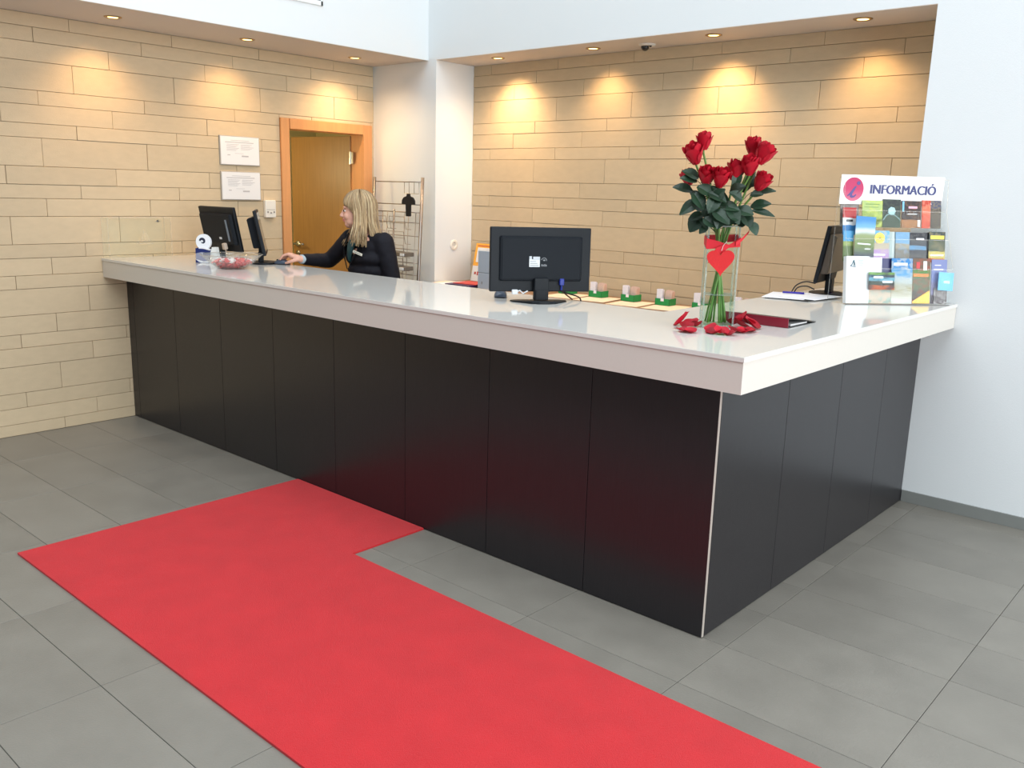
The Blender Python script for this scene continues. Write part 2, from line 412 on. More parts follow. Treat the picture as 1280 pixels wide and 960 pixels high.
b = BM(); prism(b, [(0.004, -.152), (4.631, -.152), (4.631, D - .003), (L - .02, D - .003), (L - .02, 0.02), (0.004, 0.02)], 0.976, 1.0825)
obj('apron', b, quartz2, ct, world=True)
b = BM(); box(b, 0.004, 0.016, 0.0, L - .016, 0.42, 1.083); box(b, 3.90, 0.42, 0.0, L - .016, D - .004, 1.083); box(b, 3.90, D - .004, 0.0, XR - .004, YB - .006, 1.083)
obj('carcass', b, seam, ct, world=True)
xs = [0.004, 0.09, 0.64, 1.188, 1.735, 2.283, 2.832, 3.378, 3.926, L]
for a, c in zip(xs, xs[1:]):
    b = BM(); box(b, a + .0015, 0.0, 0.004, c - (.0015 if c < L else 0), 0.0145, 0.9755, 0.0004)
    obj('front_panel', b, blackm, ct, world=True)
b = BM(); box(b, L - 0.004, 0.0002, 0.004, L + 0.0006, 0.0148, 0.9755); obj('panel_edge_strip', b, edgem, ct, world=True, label='pale edge of the last front panel at the counter corner')
ys = [0.0175, .568, 1.109, 1.656, D - .004]
for a, c in zip(ys, ys[1:]):
    b = BM(); box(b, L - 0.0145, a + .0015, 0.004, L, c - .0015, 0.9755, 0.0004); obj('side_panel', b, blackm, ct, world=True)

# back shelf under the stone wall
walnut = mat('brown_shelf', (150, 112, 78), 0.45, var=0.12, scale=5, stretch=(1, 10, 10))
bs = thing('back_shelf', 'low brown wooden work shelf running along the stone back wall', 'shelf', (2.3, 2.3, 0))
b = BM(); box(b, XC + .004, 2.0, 0.848, 3.846, YB - .004, 0.875, 0.002); obj('shelf_board', b, walnut, bs, world=True)
for i in range(6):
    a = XC + .02 + i * 0.512
    b = BM(); box(b, a, 2.03, 0.08, a + .505, 2.05, 0.846, 0.001); obj('cabinet_door', b, mat('cabinet_white', (205, 200, 192), 0.5), bs, world=True)
b = BM(); box(b, XC + .01, 2.052, 0.0, 3.84, YB - .006, 0.847); obj('carcass', b, MATS['cabinet_white'], bs, world=True)

# ------------------------------------------------------------------ red carpet
car = mat('red_carpet', (205, 40, 46), 0.95, var=0.07, scale=7, bump=0.8, bscale=420, spec=0.1, sheen=0.15, detail=9)
b = BM(); prism(b, [(1.955, -1.456), (8.6, -1.456), (8.6, -.445), (2.972, -.432), (2.972, -.004), (1.945, -.004)], 0.0005, 0.009)
o = obj('red_carpet', b, car, origin=(2.4, -.9, 0)); tag(o, 'bright red L-shaped carpet runner lying on the grey tiles before the counter', 'carpet')

# ------------------------------------------------------------------ monitors
mblack = mat('monitor_black', (17, 21, 27), 0.5, spec=.3, bump=0.12, bscale=500)
mback = mat('monitor_back', (17, 22, 29), 0.6, spec=.25, bump=0.15, bscale=600)
screenm = mat('screen_glass', (22, 23, 26), 0.12)
stick = mat('sticker_white', (222, 224, 226), 0.5)
greyp = mat('grey_print', (140, 142, 146), 0.6)
def monitor(name, label, loc, rz, W, Hh, zb, tilt, back_h=0.75, base='oval', thick=0.022, hump=0.03, hump_w=0.8, tint=None):
    """origin at the base; screen faces local +Y, back faces local -Y; tilt leans the top to -Y"""
    t = thing(name, label, 'monitor', loc, rz)
    hb = tint or mback
    X = Matrix.Translation((0, 0, zb)) @ Matrix.Rotation(tilt, 4, 'X')
    b = BM(); box(b, -W / 2, -thick / 2, 0, W / 2, thick / 2, Hh, 0.005, seg=2, mx=X); obj('housing', b, mblack, t, smooth=False)
    b = BM(); z0, z1 = Hh * 0.16, Hh * 0.87; hw = W * hump_w / 2
    vs = box(b, -hw, -thick / 2 - hump, z0, hw, -thick / 2, z1)
    for v in vs:
        if v.co.y < -thick / 2 - hump * .5: v.co.x *= 0.95; v.co.z = z0 + (z1 - z0) * (0.5 + (0.5 if v.co.z > (z0 + z1) / 2 else -0.5) * 0.92)
    bmesh.ops.bevel(b, geom=b.edges[:], offset=0.004, segments=2, affect='EDGES'); bmesh.ops.transform(b, matrix=X, verts=b.verts)
    rc = obj('rear_cover', b, hb, t)
    b = BM(); box(b, -W / 2 + .016, thick / 2 - .001, 0.022, W / 2 - .016, thick / 2 + .0006, Hh - .016, mx=X); obj('screen', b, screenm, t)
    b = BM()
    box(b, -0.034, -0.042, 0.012, 0.034, -0.012, zb + Hh * 0.22, 0.004, seg=2)
    box(b, -0.028, -0.046, 0.012, 0.028, -0.040, zb + 0.012, 0.002)
    obj('stand_neck', b, mblack, t)
    b = BM()
    if base == 'wing':
        prism(b, [(-.135, .02), (-.13, -.012), (-.055, -.095), (-.02, -.105), (.02, -.105), (.055, -.095), (.13, -.012), (.135, .02), (.10, .045), (-.10, .045)], 0.0005, 0.014)
        for v in b.verts:
            if v.co.z > .01 and abs(v.co.x) > .09: v.co.z = 0.006
        bmesh.ops.bevel(b, geom=[e for e in b.edges if min(v.co.z for v in e.verts) > .004], offset=0.002, affect='EDGES')
    else:
        pts = [(0.115 * math.cos(a) , 0.085 * math.sin(a) - .012) for a in [2 * PI * k / 28 for k in range(28)]]; prism(b, pts, 0.0005, 0.013)
        bmesh.ops.bevel(b, geom=[e for e in b.edges if min(v.co.z for v in e.verts) > .01], offset=0.003, segments=2, affect='EDGES')
    obj('stand_base', b, mblack, t)
    return t, X, rc
t, X, rc = monitor('monitor', 'wide black monitor standing on a low winged foot in the middle of the counter', (3.28, 0.435, H), 0.94, 0.478, 0.295, 0.048, -0.02, base='wing', hump_w=0.83, hump=0.014)
yb_ = -0.011 - 0.014
b = BM(); box(b, -0.058, yb_ - .0012, 0.115, -0.008, yb_ + .001, 0.150, mx=X); obj('label_sticker', b, stick, rc, label='white printed rating sticker')
b = BM(); box(b, -0.040, yb_ - .0018, 0.147, -0.008, yb_ + .001, 0.162, mx=X); box(b, -0.058, yb_ - .0018, 0.150, -0.046, yb_ - .0005, 0.164, mx=X); obj('label_sticker', b, mat('pale_sticker', (196, 200, 206), 0.5), rc)
b = BM()
for k in range(3): box(b, -0.054, yb_ - .0024, 0.121 + k * .009, -0.014 - .006 * k, yb_ - .001, 0.123 + k * .009, mx=X)
for k in range(4): box(b, 0.0 + .007 * k, yb_ - .0018, 0.118, 0.004 + .007 * k, yb_ + .001, 0.128 - .002 * (k % 2), mx=X)
for k in range(10):
    a = PI * k / 10; box(b, 0.012 + .012 * math.cos(a) - .0015, yb_ - .0018, 0.145 + .012 * math.sin(a) - .0015, 0.012 + .012 * math.cos(a) + .0015, yb_ + .001, 0.145 + .012 * math.sin(a) + .0015, mx=X)
box(b, 0.008, yb_ - .0018, 0.143, 0.017, yb_ + .001, 0.149, mx=X)
obj('label_print', b, greyp, rc)
b = BM(); box(b, 0.090, -0.028, 0.030, 0.112, -0.008, 0.062, 0.003, mx=X); tube(b, [X @ Vector((0.101, -0.018, 0.03)), X @ Vector((0.101, -0.018, 0.008))], 0.005, 8)
obj('video_plug', b, mat('blue_plug', (26, 46, 140), 0.4), t, label='blue video plug')
b = BM(); box(b, -0.135, -0.026, -0.012, -0.108, -0.006, 0.010, 0.002, mx=X); obj('white_connector', b, stick, t, label='white cable connector under the screen')
b = BM(); tube(b, [X @ Vector(v) for v in ((-.112, -.018, .0), (-.098, -.019, .006), (-.082, -.018, -.008), (-.06, -.018, .004))], .0035, 7); obj('white_lead', b, stick, t, label='short white lead under the screen')

t, X, rc = monitor('monitor', 'black monitor seen from behind beside the stone wall and the letter Q sign', (0.585, 0.41, H), 0.03, 0.405, 0.29, 0.070, 0.20, hump_w=0.9, hump=0.022)
b = BM(); box(b, 0.03 - .012, -0.036, 0.085, 0.03 + .012, -0.030, 0.099, mx=X); obj('label_sticker', b, stick, rc)
b = BM(); box(b, 0.118, -0.0355, 0.075, 0.136, -0.030, 0.215, 0.001, mx=X); obj('side_strip', b, mat('grey_blue_strip', (120, 130, 142), 0.4), rc, label='grey strip down the rear cover')
b = BM(); box(b, 0.055, -0.055, 0.02, 0.085, -0.028, 0.062, 0.004, mx=X); tube(b, [X @ Vector((0.07, -0.04, 0.022)), X @ Vector((0.07, -0.045, -0.03)), (0.07, -0.02, 0.002)], 0.005, 8)
obj('video_plug', b, mat('beige_plug', (205, 186, 168), 0.5), t, label='beige video plug')

t, X, rc = monitor('monitor', 'black monitor seen edge-on facing the receptionist', (0.875, 0.525, H), -0.60, 0.39, 0.285, 0.062, 0.20, hump_w=0.6, hump=0.05)
b = BM(); box(b, -0.02, -0.062, 0.14, 0.02, -0.060, 0.15, mx=X); obj('label_sticker', b, greyp, rc)
t, X, rc = monitor('monitor', 'black monitor turned side-on behind the leaflet stand', (3.995, 1.99, H), 1.72, 0.40, 0.30, 0.075, 0.16, hump_w=0.92, hump=0.035, tint=mat('monitor_brown', (92, 80, 68), 0.35))

# cables
def cable(label, pts, r=0.0035, c=(30, 30, 32)):
    b = BM(); tube(b, spline(pts, 6), r, 7); o = obj('cable', b, mat('cable_%d_%d' % (c[0], c[2]), c, 0.5), origin=tuple(pts[0]), smooth=True); tag(o, label, 'cable'); return o
cable('thin black cable from the wide monitor dropping over the rear counter edge', [(3.31, .58, 1.14), (3.33, .60, 1.13), (3.36, .615, 1.122), (3.375, .628, 1.108), (3.377, .632, 1.07), (3.37, .64, 0.95)])
cable('brown cable looped on the worktop behind the wide monitor foot', [(3.15, .56, 1.106), (3.20, .585, 1.13), (3.27, .60, 1.14), (3.32, .603, 1.118), (3.345, .606, 1.1045)], 0.0035, (92, 56, 44))
cable('black cable looping left from the monitor behind the leaflet stand', [(3.975, 1.925, 1.160), (3.93, 1.90, 1.168), (3.885, 1.885, 1.145), (3.866, 1.87, 1.1045)])
cable('second black cable drooping from the monitor foot behind the leaflet stand', [(3.98, 1.905, 1.130), (3.94, 1.89, 1.145), (3.90, 1.875, 1.135), (3.884, 1.86, 1.1045)])

# computer mice
def mouse(label, loc, rz, c=(58, 66, 82)):
    t = thing('computer_mouse', label, 'computer mouse', loc, rz)
    b = BM(); n = 10
    prof = [(-.052, .019, .012), (-.044, .027, .024), (-.02, .031, .034), (.01, .030, .033), (.036, .027, .024), (.050, .019, .012)]
    rings = []
    for x, hw, h in prof:
        rings.append([b.verts.new((x, hw * math.cos(PI * k / n), 0.004 + (h - .004) * max(0, math.sin(PI * k / n)) ** 0.6)) for k in range(n + 1)])
    for a, c_ in zip(rings, rings[1:]):
        for k in range(n): b.faces.new((a[k], a[k + 1], c_[k + 1], c_[k]))
        b.faces.new((a[n], a[0], c_[0], c_[n]))
    b.faces.new(rings[0]); b.faces.new(rings[-1])
    obj('shell', b, mat('mouse_blue_grey', c, 0.3), t, smooth=True)
    b = BM(); prism(b, [(x, hw * .97) for x, hw, h in prof] + [(x, -hw * .97) for x, hw, h in prof[::-1]], 0.0005, 0.006); obj('underside', b, mblack, t)
    b = BM(); tube(b, [(.030, -.003, .027), (.030, .003, .027)], .006, 10); obj('scroll_wheel', b, mblack, t)
    return t
mouse('dark grey computer mouse lying left of the wide monitor', (3.045, .425, H), 2.3, (74, 84, 100))
mouse('dark computer mouse under the hand of the receptionist', (0.985, .572, H), PI + 0.48, (40, 46, 58))

# ------------------------------------------------------------------ wall notices, thermostat, socket
nf = mat('notice_frame', (176, 168, 158), 0.4); npap = mat('notice_paper', (232, 230, 228), 0.5); nprint = mat('notice_print', (186, 182, 182), 0.7)
for z0, z1, lab in ((1.735, 1.942, 'upper of two white framed notices on the stone wall'), (1.487, 1.692, 'lower of two white framed notices on the stone wall')):
    t = thing('framed_notice', lab, 'notice', (0.004, 0.895, z0), group='framed notices on the stone wall')
    b = BM(); box(b, 0, .732, z0, 0.016, 1.056, z1, 0.002); obj('frame', b, nf, t, world=True)
    b = BM(); box(b, 0.0155, .738, z0 + .006, 0.0175, 1.050, z1 - .006); obj('sheet', b, npap, t, world=True)
    b = BM(); hh = z1 - z0
    box(b, .0172, .82, z1 - .034, .0182, .97, z1 - .031); box(b, .0172, .775, z1 - .048, .0182, 1.005, z1 - .043)
    for k in range(6):
        box(b, .0172, .785, z1 - .062 - k * .0085, .0182, .785 + .10 - .012 * (k % 3), z1 - .0595 - k * .0085)
        if k < 5: box(b, .0172, .90, z1 - .062 - k * .0085, .0182, .90 + .105 - .015 * ((k + 1) % 3), z1 - .0595 - k * .0085)
    box(b, .0172, .85, z1 - .124, .0182, .92, z1 - .122); box(b, .0172, .79, z1 - .138, .0182, .812, z1 - .132); box(b, .0172, .905, z1 - .146, .0182, .96, z1 - .136)
    obj('print', b, nprint, t, world=True)
t = thing('thermostat', 'small white wall control box beside the wooden door casing', 'wall control', (0.002, 1.125, 1.36))
ivory = mat('ivory_plastic', (232, 226, 214), 0.4)
b = BM(); box(b, 0.003, 1.079, 1.36, 0.036, 1.171, 1.49, 0.006, seg=2); obj('housing', b, ivory, t, world=True)
b = BM()
for k in range(3): tube(b, [(0.035, 1.098 + k * .027, 1.402 - .006 * (k % 2)), (0.040, 1.098 + k * .027, 1.402 - .006 * (k % 2))], 0.007, 10)
box(b, 0.0355, 1.088, 1.418, 0.0375, 1.162, 1.421)
obj('buttons', b, mat('grey_button', (150, 146, 140), 0.5), t, world=True)
t = thing('wall_socket', 'round white power socket on the side of the white corner pillar', 'socket', (XC + .001, 2.363, 1.167))
b = BM(); lathe(b, [(0.0, 0), (0.042, 0), (0.042, .006), (0.034, .010), (0.022, .010), (0.020, .003), (0, .003)], 24); bmesh.ops.rotate(b, cent=(0, 0, 0), matrix=Matrix.Rotation(PI / 2, 3, 'Y'), verts=b.verts); obj('cover', b, ivory, t, smooth=False)
b = BM(); 
for s in (-1, 1): tube(b, [(.003, s * .009, 0), (.0045, s * .009, 0)], .003, 8)
box(b, .003, -.006, .016, .011, .006, .022); obj('contacts', b, greyp, t)

# ------------------------------------------------------------------ acrylic box by the wall
acr = glass_thin('acrylic_clear', k=0.008); acre = glass_thin('acrylic_edge', tint=(255, 250, 244), k=0.03, frost=0.14)
t = thing('acrylic_box', 'empty clear acrylic box standing on the counter end against the stone wall', 'box', (0.06, .07, H))
X0, X1, Y0, Y1, Z0, Z1 = 0.012, 0.105, -.145, .285, 1.101, 1.362
for nm, q in (('front_pane', (X1 - .003, Y0, Z0, X1, Y1, Z1)), ('back_pane', (X0, Y0, Z0, X0 + .003, Y1, Z1)), ('side_pane', (X0 + .003, Y0, Z0, X1 - .003, Y0 + .003, Z1)), ('side_pane', (X0 + .003, Y1 - .003, Z0, X1 - .003, Y1, Z1)), ('lid', (X0, Y0, Z1, X1, Y1, Z1 + .003))):
    b = BM(); box(b, *q); obj(nm, b, acr, t, world=True)
b = BM()
for x in (X0, X1):
    for y in (Y0, Y1): box(b, x - .0015, y - .0015, Z0, x + .0015, y + .0015, Z1)
    box(b, x - .0012, Y0, Z1 + .002, x + .0012, Y1, Z1 + .005)
obj('polished_edges', b, acre, t, world=True)
b = BM()
q = lambda y, z: (X1 + .001, y, z)
for pl in ([(.03, 1.195), (.155, 1.195)], [(.055, 1.21), (.14, 1.212)], [(.075, 1.215), (.095, 1.285)], [(.095, 1.285), (.13, 1.216)], [(.10, 1.28), (.105, 1.216)], [(.045, 1.205), (.06, 1.196)]):
    tube(b, [q(*k) for k in pl], .0022, 6)
obj('etched_emblem', b, acre, t, world=True, label='faint etched sailing boat emblem')
b = BM(); box(b, X1, .185, 1.335, X1 + .008, .198, 1.352, 0.002); box(b, X1, .175, 1.338, X1 + .003, .21, 1.342); obj('latch', b, steel, t, world=True)

# ------------------------------------------------------------------ letter Q sign
qw = mat('sign_white', (240, 242, 246), 0.35); qn = mat('sign_navy', (28, 42, 104), 0.35); qk = mat('sign_ink', (36, 44, 66), 0.4)
t = thing('quality_sign', 'small standing sign with a white letter Q over a navy wave', 'sign', (0.655, .215, H), 0.62)
# local: X to the right seen from the front, front = -Y
b = BM(); pts = []
for k in range(33):
    a = -PI * 0.30 + 1.60 * PI * k / 32; pts.append((0.002 + .050 * math.cos(a), .134 + .050 * math.sin(a)))
out = [(-.055, .0005), (-.052, .05), (-.050, .088)] + pts[::-1] + [(.052, .088), (.050, .05), (.047, .0005)]
prism(b, out, -.008, .008, mx=Matrix.Rotation(PI / 2, 4, 'X')); obj('board', b, qw, t)
b = BM()
ring = [(-.052, .060), (-.052, .092), (-.03, .100), (0, .092), (.025, .084), (.048, .086), (.048, .070), (.02, .066), (-.01, .070), (-.03, .066)]
prism(b, ring, .0082, .0102, mx=Matrix.Rotation(PI / 2, 4, 'X')); prism(b, [(-.054, .002), (-.054, .022), (-.038, .010), (-.02, .002)], .0082, .0102, mx=Matrix.Rotation(PI / 2, 4, 'X')); obj('navy_wave', b, qn, t, label='navy wave band under the letter')
b = BM(); prism(b, [(-.052, .024), (-.052, .060), (-.03, .066), (-.01, .070), (.02, .066), (.046, .070), (.044, .020), (0, .012)], .0082, .0098, mx=Matrix.Rotation(PI / 2, 4, 'X')); obj('grey_panel', b, mat('sign_grey', (150, 152, 172), 0.2), t, label='glossy grey lower panel')
b = BM(); sp = []
for k in range(22):
    a = PI * 0.95 - 2.0 * PI * k / 21 * .86; r = .018 - .010 * k / 21; sp.append((-.004 + r * math.cos(a), -.0095, .138 + r * math.sin(a)))
tube(b, sp, [0.0035 + .0045 * math.sin(PI * min(1, k / 21 + .15)) for k in range(22)], 8)
for v in b.verts: v.co.y = -.0084 + (v.co.y + .0095) * .15
obj('letter_spiral', b, qk, t, label='dark spiral inside the letter Q')
b = BM(); tube(b, [(-.03, -.0095, .098), (0, -.0095, .100), (.022, -.0095, .094), (.046, -.0095, .084)], [.007, .009, .007, .004], 8)
for v in b.verts: v.co.y = -.0105 + (v.co.y + .0095) * .2
obj('letter_tail', b, qw, t)
b = BM(); box(b, -.055, -.008, 0.0003, .05, .03, .004); obj('foot', b, qw, t)
b = BM(); prism(b, [(-.030, 0.0005), (.030, 0.0005), (.017, .105), (-.010, .105)], -.018, .018, mx=Matrix.Rotation(PI / 2, 4, 'X'))
o = obj('table_card', b, mat('card_white', (236, 236, 232), 0.4)); o.location = (0.735, .245, H); o.rotation_euler = (0, 0, 0.5); tag(o, 'plain white tapered card standing beside the letter Q sign', 'card')

# ------------------------------------------------------------------ glass bowl of sweets
bc = (1.065, .165)
t = thing('glass_bowl', 'wide clear glass bowl holding red and white wrapped sweets', 'bowl', (bc[0], bc[1], H))
b = BM(); lathe(b, [(0, .0005), (.080, .0005), (.086, .004), (.130, .034), (.165, .066), (.182, .082), (.184, .085), (.180, .086), (.160, .069), (.126, .038), (.082, .008), (0, .006)], 48)
obj('bowl', b, glass_thin('bowl_glass', k=0.10, frost=0.015), t, smooth=True)
b = BM(); tube(b, [(.182 * math.cos(2 * PI * k / 48), .182 * math.sin(2 * PI * k / 48), .0845) for k in range(49)], .0022, 6, cap=False); obj('rim', b, acre, t, smooth=True)  # pale frosted ring added as the highlight along the bowl's lip
cr = mat('sweet_red', (214, 24, 34), 0.25); cwh = mat('sweet_white', (238, 230, 226), 0.25); cpk = mat('sweet_pink', (232, 120, 116), 0.25)
def candy_mesh(m):
    b = BM(); box(b, -.014, -.009, -.006, .014, .009, .006, 0.003)
    for s in (-1, 1):
        a = [b.verts.new(v) for v in ((s * .013, -.003, 0), (s * .013, .003, 0), (s * .026, .010, .004), (s * .028, .002, -.003), (s * .026, -.009, .003))]; b.faces.new(a)
    me = bpy.data.meshes.new('wrapped_sweet'); b.to_mesh(me); b.free(); me.materials.append(m); return me
cm_ = {'red': candy_mesh(cr), 'white': candy_mesh(cwh), 'pink': candy_mesh(cpk)}
random.seed(3); placed = []
for (n, R, z) in ((12, .060, .014), (6, .03, .015), (17, .088, .030), (9, .05, .030), (20, .108, .047), (12, .072, .048), (6, .03, .05)):
    for k in range(n):
        a = 2 * PI * (k + random.random() * .5) / n; r = R * random.uniform(.93, 1.05)
        kind = random.choices(('red', 'white', 'pink'), (.62, .28, .10))[0]
        if z < .04 and kind == 'white' and random.random() < .6: kind = 'red'
        o = bpy.data.objects.new('wrapped_sweet', cm_[kind]); COL.objects.link(o)
        o.location = (bc[0] + r * math.cos(a), bc[1] + r * math.sin(a), H + z + random.uniform(-.003, .003))
        o.rotation_euler = (random.uniform(-.4, .4), random.uniform(-.4, .4), random.uniform(0, 6.28))
        tag(o, '%s wrapped sweet piled in the clear glass bowl' % kind, 'sweet', '%s sweets in the glass bowl' % kind)

# ------------------------------------------------------------------ binder, papers, pen
burg = mat('burgundy_leatherette', (128, 24, 44), 0.35, bump=0.1, bscale=300); inkb = mat('binder_inside', (36, 36, 38), 0.5)
t = thing('ring_binder', 'burgundy ring binder lying flat with its spine to the front, right of the vase', 'binder', (4.29, .70, H))
b = BM(); xa, xb, ya, yb2 = 4.135, 4.440, .585, .85
box(b, xa, ya, H + .0008, xb, ya + .003, H + .039, .0008); obj('spine', b, burg, t, world=True)
b = BM(); prism(b, [(ya + .003, H + .036), (ya + .003, H + .038), (yb2, H + .0065), (yb2, H + .005)], xa, xb, mx=Matrix(((0, 0, 1, 0), (1, 0, 0, 0), (0, 1, 0, 0), (0, 0, 0, 1)))); obj('cover', b, inkb, t, world=True)
b = BM(); prism(b, [(ya + .003, H + .0008), (ya + .003, H + .003), (yb2, H + .003), (yb2, H + .0008)], xa, xb, mx=Matrix(((0, 0, 1, 0), (1, 0, 0, 0), (0, 1, 0, 0), (0, 0, 0, 1)))); obj('cover', b, inkb, t, world=True)
b = BM(); prism(b, [(ya + .05, H + .0033), (ya + .05, H + .010), (yb2 - .06, H + .0085), (yb2 - .06, H + .0033)], xa + .012, xb - .012, mx=Matrix(((0, 0, 1, 0), (1, 0, 0, 0), (0, 1, 0, 0), (0, 0, 0, 1)))); obj('pages', b, npap, t, world=True)
paper = mat('white_paper', (244, 243, 246), 0.6); cream = mat('cream_paper', (250, 226, 196), 0.65)
def sheet(name, label, cat, c, rz, sx, sy, z, m, group=None, th=0.0015):
    b = BM(); box(b, -sx / 2, -sy / 2, 0, sx / 2, sy / 2, th); 
    o = obj(name, b, m); o.location = (c[0], c[1], z); o.rotation_euler = (0, 0, rz); tag(o, label, cat, group); return o
sheet('clipboard', 'thin dark board under the white sheets near the pen', 'clipboard', (3.985, 1.70), .06, .215, .31, H + .0005, inkb, th=.004)
sheet('paper_sheet', 'white paper sheet lying under the blue pen', 'paper', (3.93, 1.69), .25, .21, .30, H + .0052, paper)
sheet('paper_sheet', 'white paper sheet jutting right from under the pen sheet', 'paper', (4.03, 1.745), -.10, .21, .30, H + .0075, paper)
t = thing('pen', 'blue ballpoint pen lying on the white sheets', 'pen', (3.93, 1.78, H + .015), 0.35)
b = BM(); tube(b, [(-.065, 0, 0), (.045, 0, 0)], .0052, 8); obj('barrel', b, mat('pen_blue', (52, 44, 168), 0.3), t, smooth=True)
b = BM(); tube(b, [(.045, 0, 0), (.072, 0, 0)], [.0045, .001], 8); obj('tip', b, npap, t, smooth=True)

# ------------------------------------------------------------------ back shelf: sheets, green boxes, tower, poster
grn = mat('green_box', (24, 140, 72), 0.45); wcard = mat('white_cards', (246, 238, 244), 0.5); pcard = mat('pink_cards', (232, 196, 178), 0.5)
clr = glass_thin('clear_plastic', k=0.02, frost=0.0)
SZ = 0.8755
where = ['behind the wide monitor', 'just right of the wide monitor', 'second right of the wide monitor', 'third right of the wide monitor', 'half hidden left of the vase', 'seen through and right of the vase']
bx = [1.905, 2.185, 2.465, 2.745, 3.03, 3.32]
for i, x in enumerate(bx):
    sheet('paper_sheet', 'cream sheet under the green card box ' + where[i], 'paper', (x + .075, 2.305), random.uniform(.10, .20), .235, .31, SZ + .002 * (i % 2), cream, 'cream sheets under the card boxes', th=.0018)
    t = thing('card_box', 'small green box of white cards ' + where[i], 'box', (x, 2.41, SZ + .0045), random.uniform(-.03, .05), 'green card boxes on the back shelf')
    b = BM(); w2, d2, h2 = .055, .045, .045
    for q in ((-w2, -d2, 0, w2, d2, .003), (-w2, -d2, 0, w2, -d2 + .003, h2), (-w2, d2 - .003, 0, w2, d2, h2), (-w2, -d2, 0, -w2 + .003, d2, h2), (w2 - .003, -d2, 0, w2, d2, h2)): box(b, *q)
    obj('tray', b, grn, t)
    b = BM()
    for k in range(5): box(b, -w2 + .006, -d2 + .008 + k * .008, .004, -w2 + .052 - .002 * k, -d2 + .012 + k * .008, .102 + .006 * (k % 2), mx=Matrix.Rotation(-.05 * (k % 2), 4, 'Y'))
    obj('cards', b, wcard, t, label='white cards standing upright')
    b = BM()
    for k in range(5): box(b, -.002, -d2 + .030 + k * .009, .004, w2 - .006, -d2 + .034 + k * .009, .094 + .008 * (k % 2), mx=Matrix.Rotation(.08, 4, 'Y'))
    obj('cards', b, pcard, t, label='pinkish cards standing upright')
    b = BM(); box(b, -.012, -d2 - .001, .028, .012, -d2 + .001, .048); obj('front_label', b, wcard, t)
    b = BM()
    for q in ((-w2 + .001, -d2 + .003, .01, w2 - .001, -d2 + .004, .125), (-w2 + .003, d2 - .006, .01, w2 - .003, d2 - .005, .10), (w2 - .004, -d2 + .004, .01, w2 - .003, d2 - .006, .10)): box(b, *q)
    obj('clear_cover', b, clr, t)
t = thing('computer_tower', 'pale blue-grey upright computer case left of the wide monitor', 'computer', (1.36, 2.28, SZ))
pg = mat('pale_grey_case', (176, 188, 202), 0.4)
b = BM(); box(b, 1.283, 2.10, SZ + .0005, 1.46, 2.50, 1.165, .004, seg=2); obj('case', b, pg, t, world=True)
b = BM(); box(b, 1.283, 2.095, SZ + .004, 1.46, 2.101, 0.995, .002); obj('front_plate', b, pg, t, world=True)
b = BM(); box(b, 1.283, 2.095, 1.000, 1.46, 2.101, 1.163, .002); obj('front_plate', b, pg, t, world=True)
b = BM(); box(b, 1.325, 2.092, .915, 1.333, 2.096, .935); obj('power_button', b, greyp, t, world=True)
t = thing('poster_card', 'orange bordered card leaning on the stone wall behind the papers', 'card', (0.95, 2.50, SZ))
X = Matrix.Translation((0.955, 2.475, SZ + .004)) @ Matrix.Rotation(-.22, 4, 'X')
b = BM(); box(b, -.12, 0, 0, .12, .003, .31, mx=X); bmesh.ops.translate(b, verts=b.verts, vec=(0, 0, 0)); obj('backing', b, npap, t, world=True)
b = BM(); box(b, -.12, -.001, .125, .12, .0005, .31, mx=X); obj('orange_panel', b, mat('orange_print', (248, 176, 62), 0.5), t, world=True)
b = BM(); box(b, -.095, -.002, .155, .09, -.0005, .275, mx=X); obj('white_panel', b, npap, t, world=True)
b = BM(); prism(b, [(-.075, .22), (-.055, .245), (-.03, .235), (.0, .215), (.01, .19), (-.02, .17), (-.05, .19)], .0021, .0031, mx=X @ Matrix.Rotation(PI / 2, 4, 'X')); obj('dark_emblem', b, mat('dark_brown_print', (70, 58, 52), 0.6), t, world=True)
b = BM(); box(b, -.10, -.002, .287, .09, -.0005, .294, mx=X)
for k in range(5): box(b, -.09 + .03 * k, -.002, .055 - .006 * (k % 2), -.072 + .03 * k, 0, .075 + .004 * (k % 3), mx=X)
obj('red_print', b, mat('red_print', (196, 74, 60), 0.6), t, world=True)
sheet('paper_sheet', 'cream papers at the left end of the back shelf beside the pillar', 'paper', (0.90, 2.14), .20, .25, .33, SZ, cream, th=.006)
sheet('paper_sheet', 'white sheet lying askew on the cream papers', 'paper', (0.97, 2.20), -.15, .21, .29, SZ + .0065, paper, th=.003)
sheet('folder', 'dark purple folder on the back shelf left of the computer case', 'folder', (1.135, 2.135), .05, .24, .25, SZ + .010, mat('purple_folder', (58, 34, 84), 0.4), th=.014)
sheet('paper_sheet', 'red leaflet on top of the purple folder', 'paper', (1.15, 2.17), .12, .22, .20, SZ + .0245, mat('red_leaflet', (206, 62, 58), 0.5), th=.005)

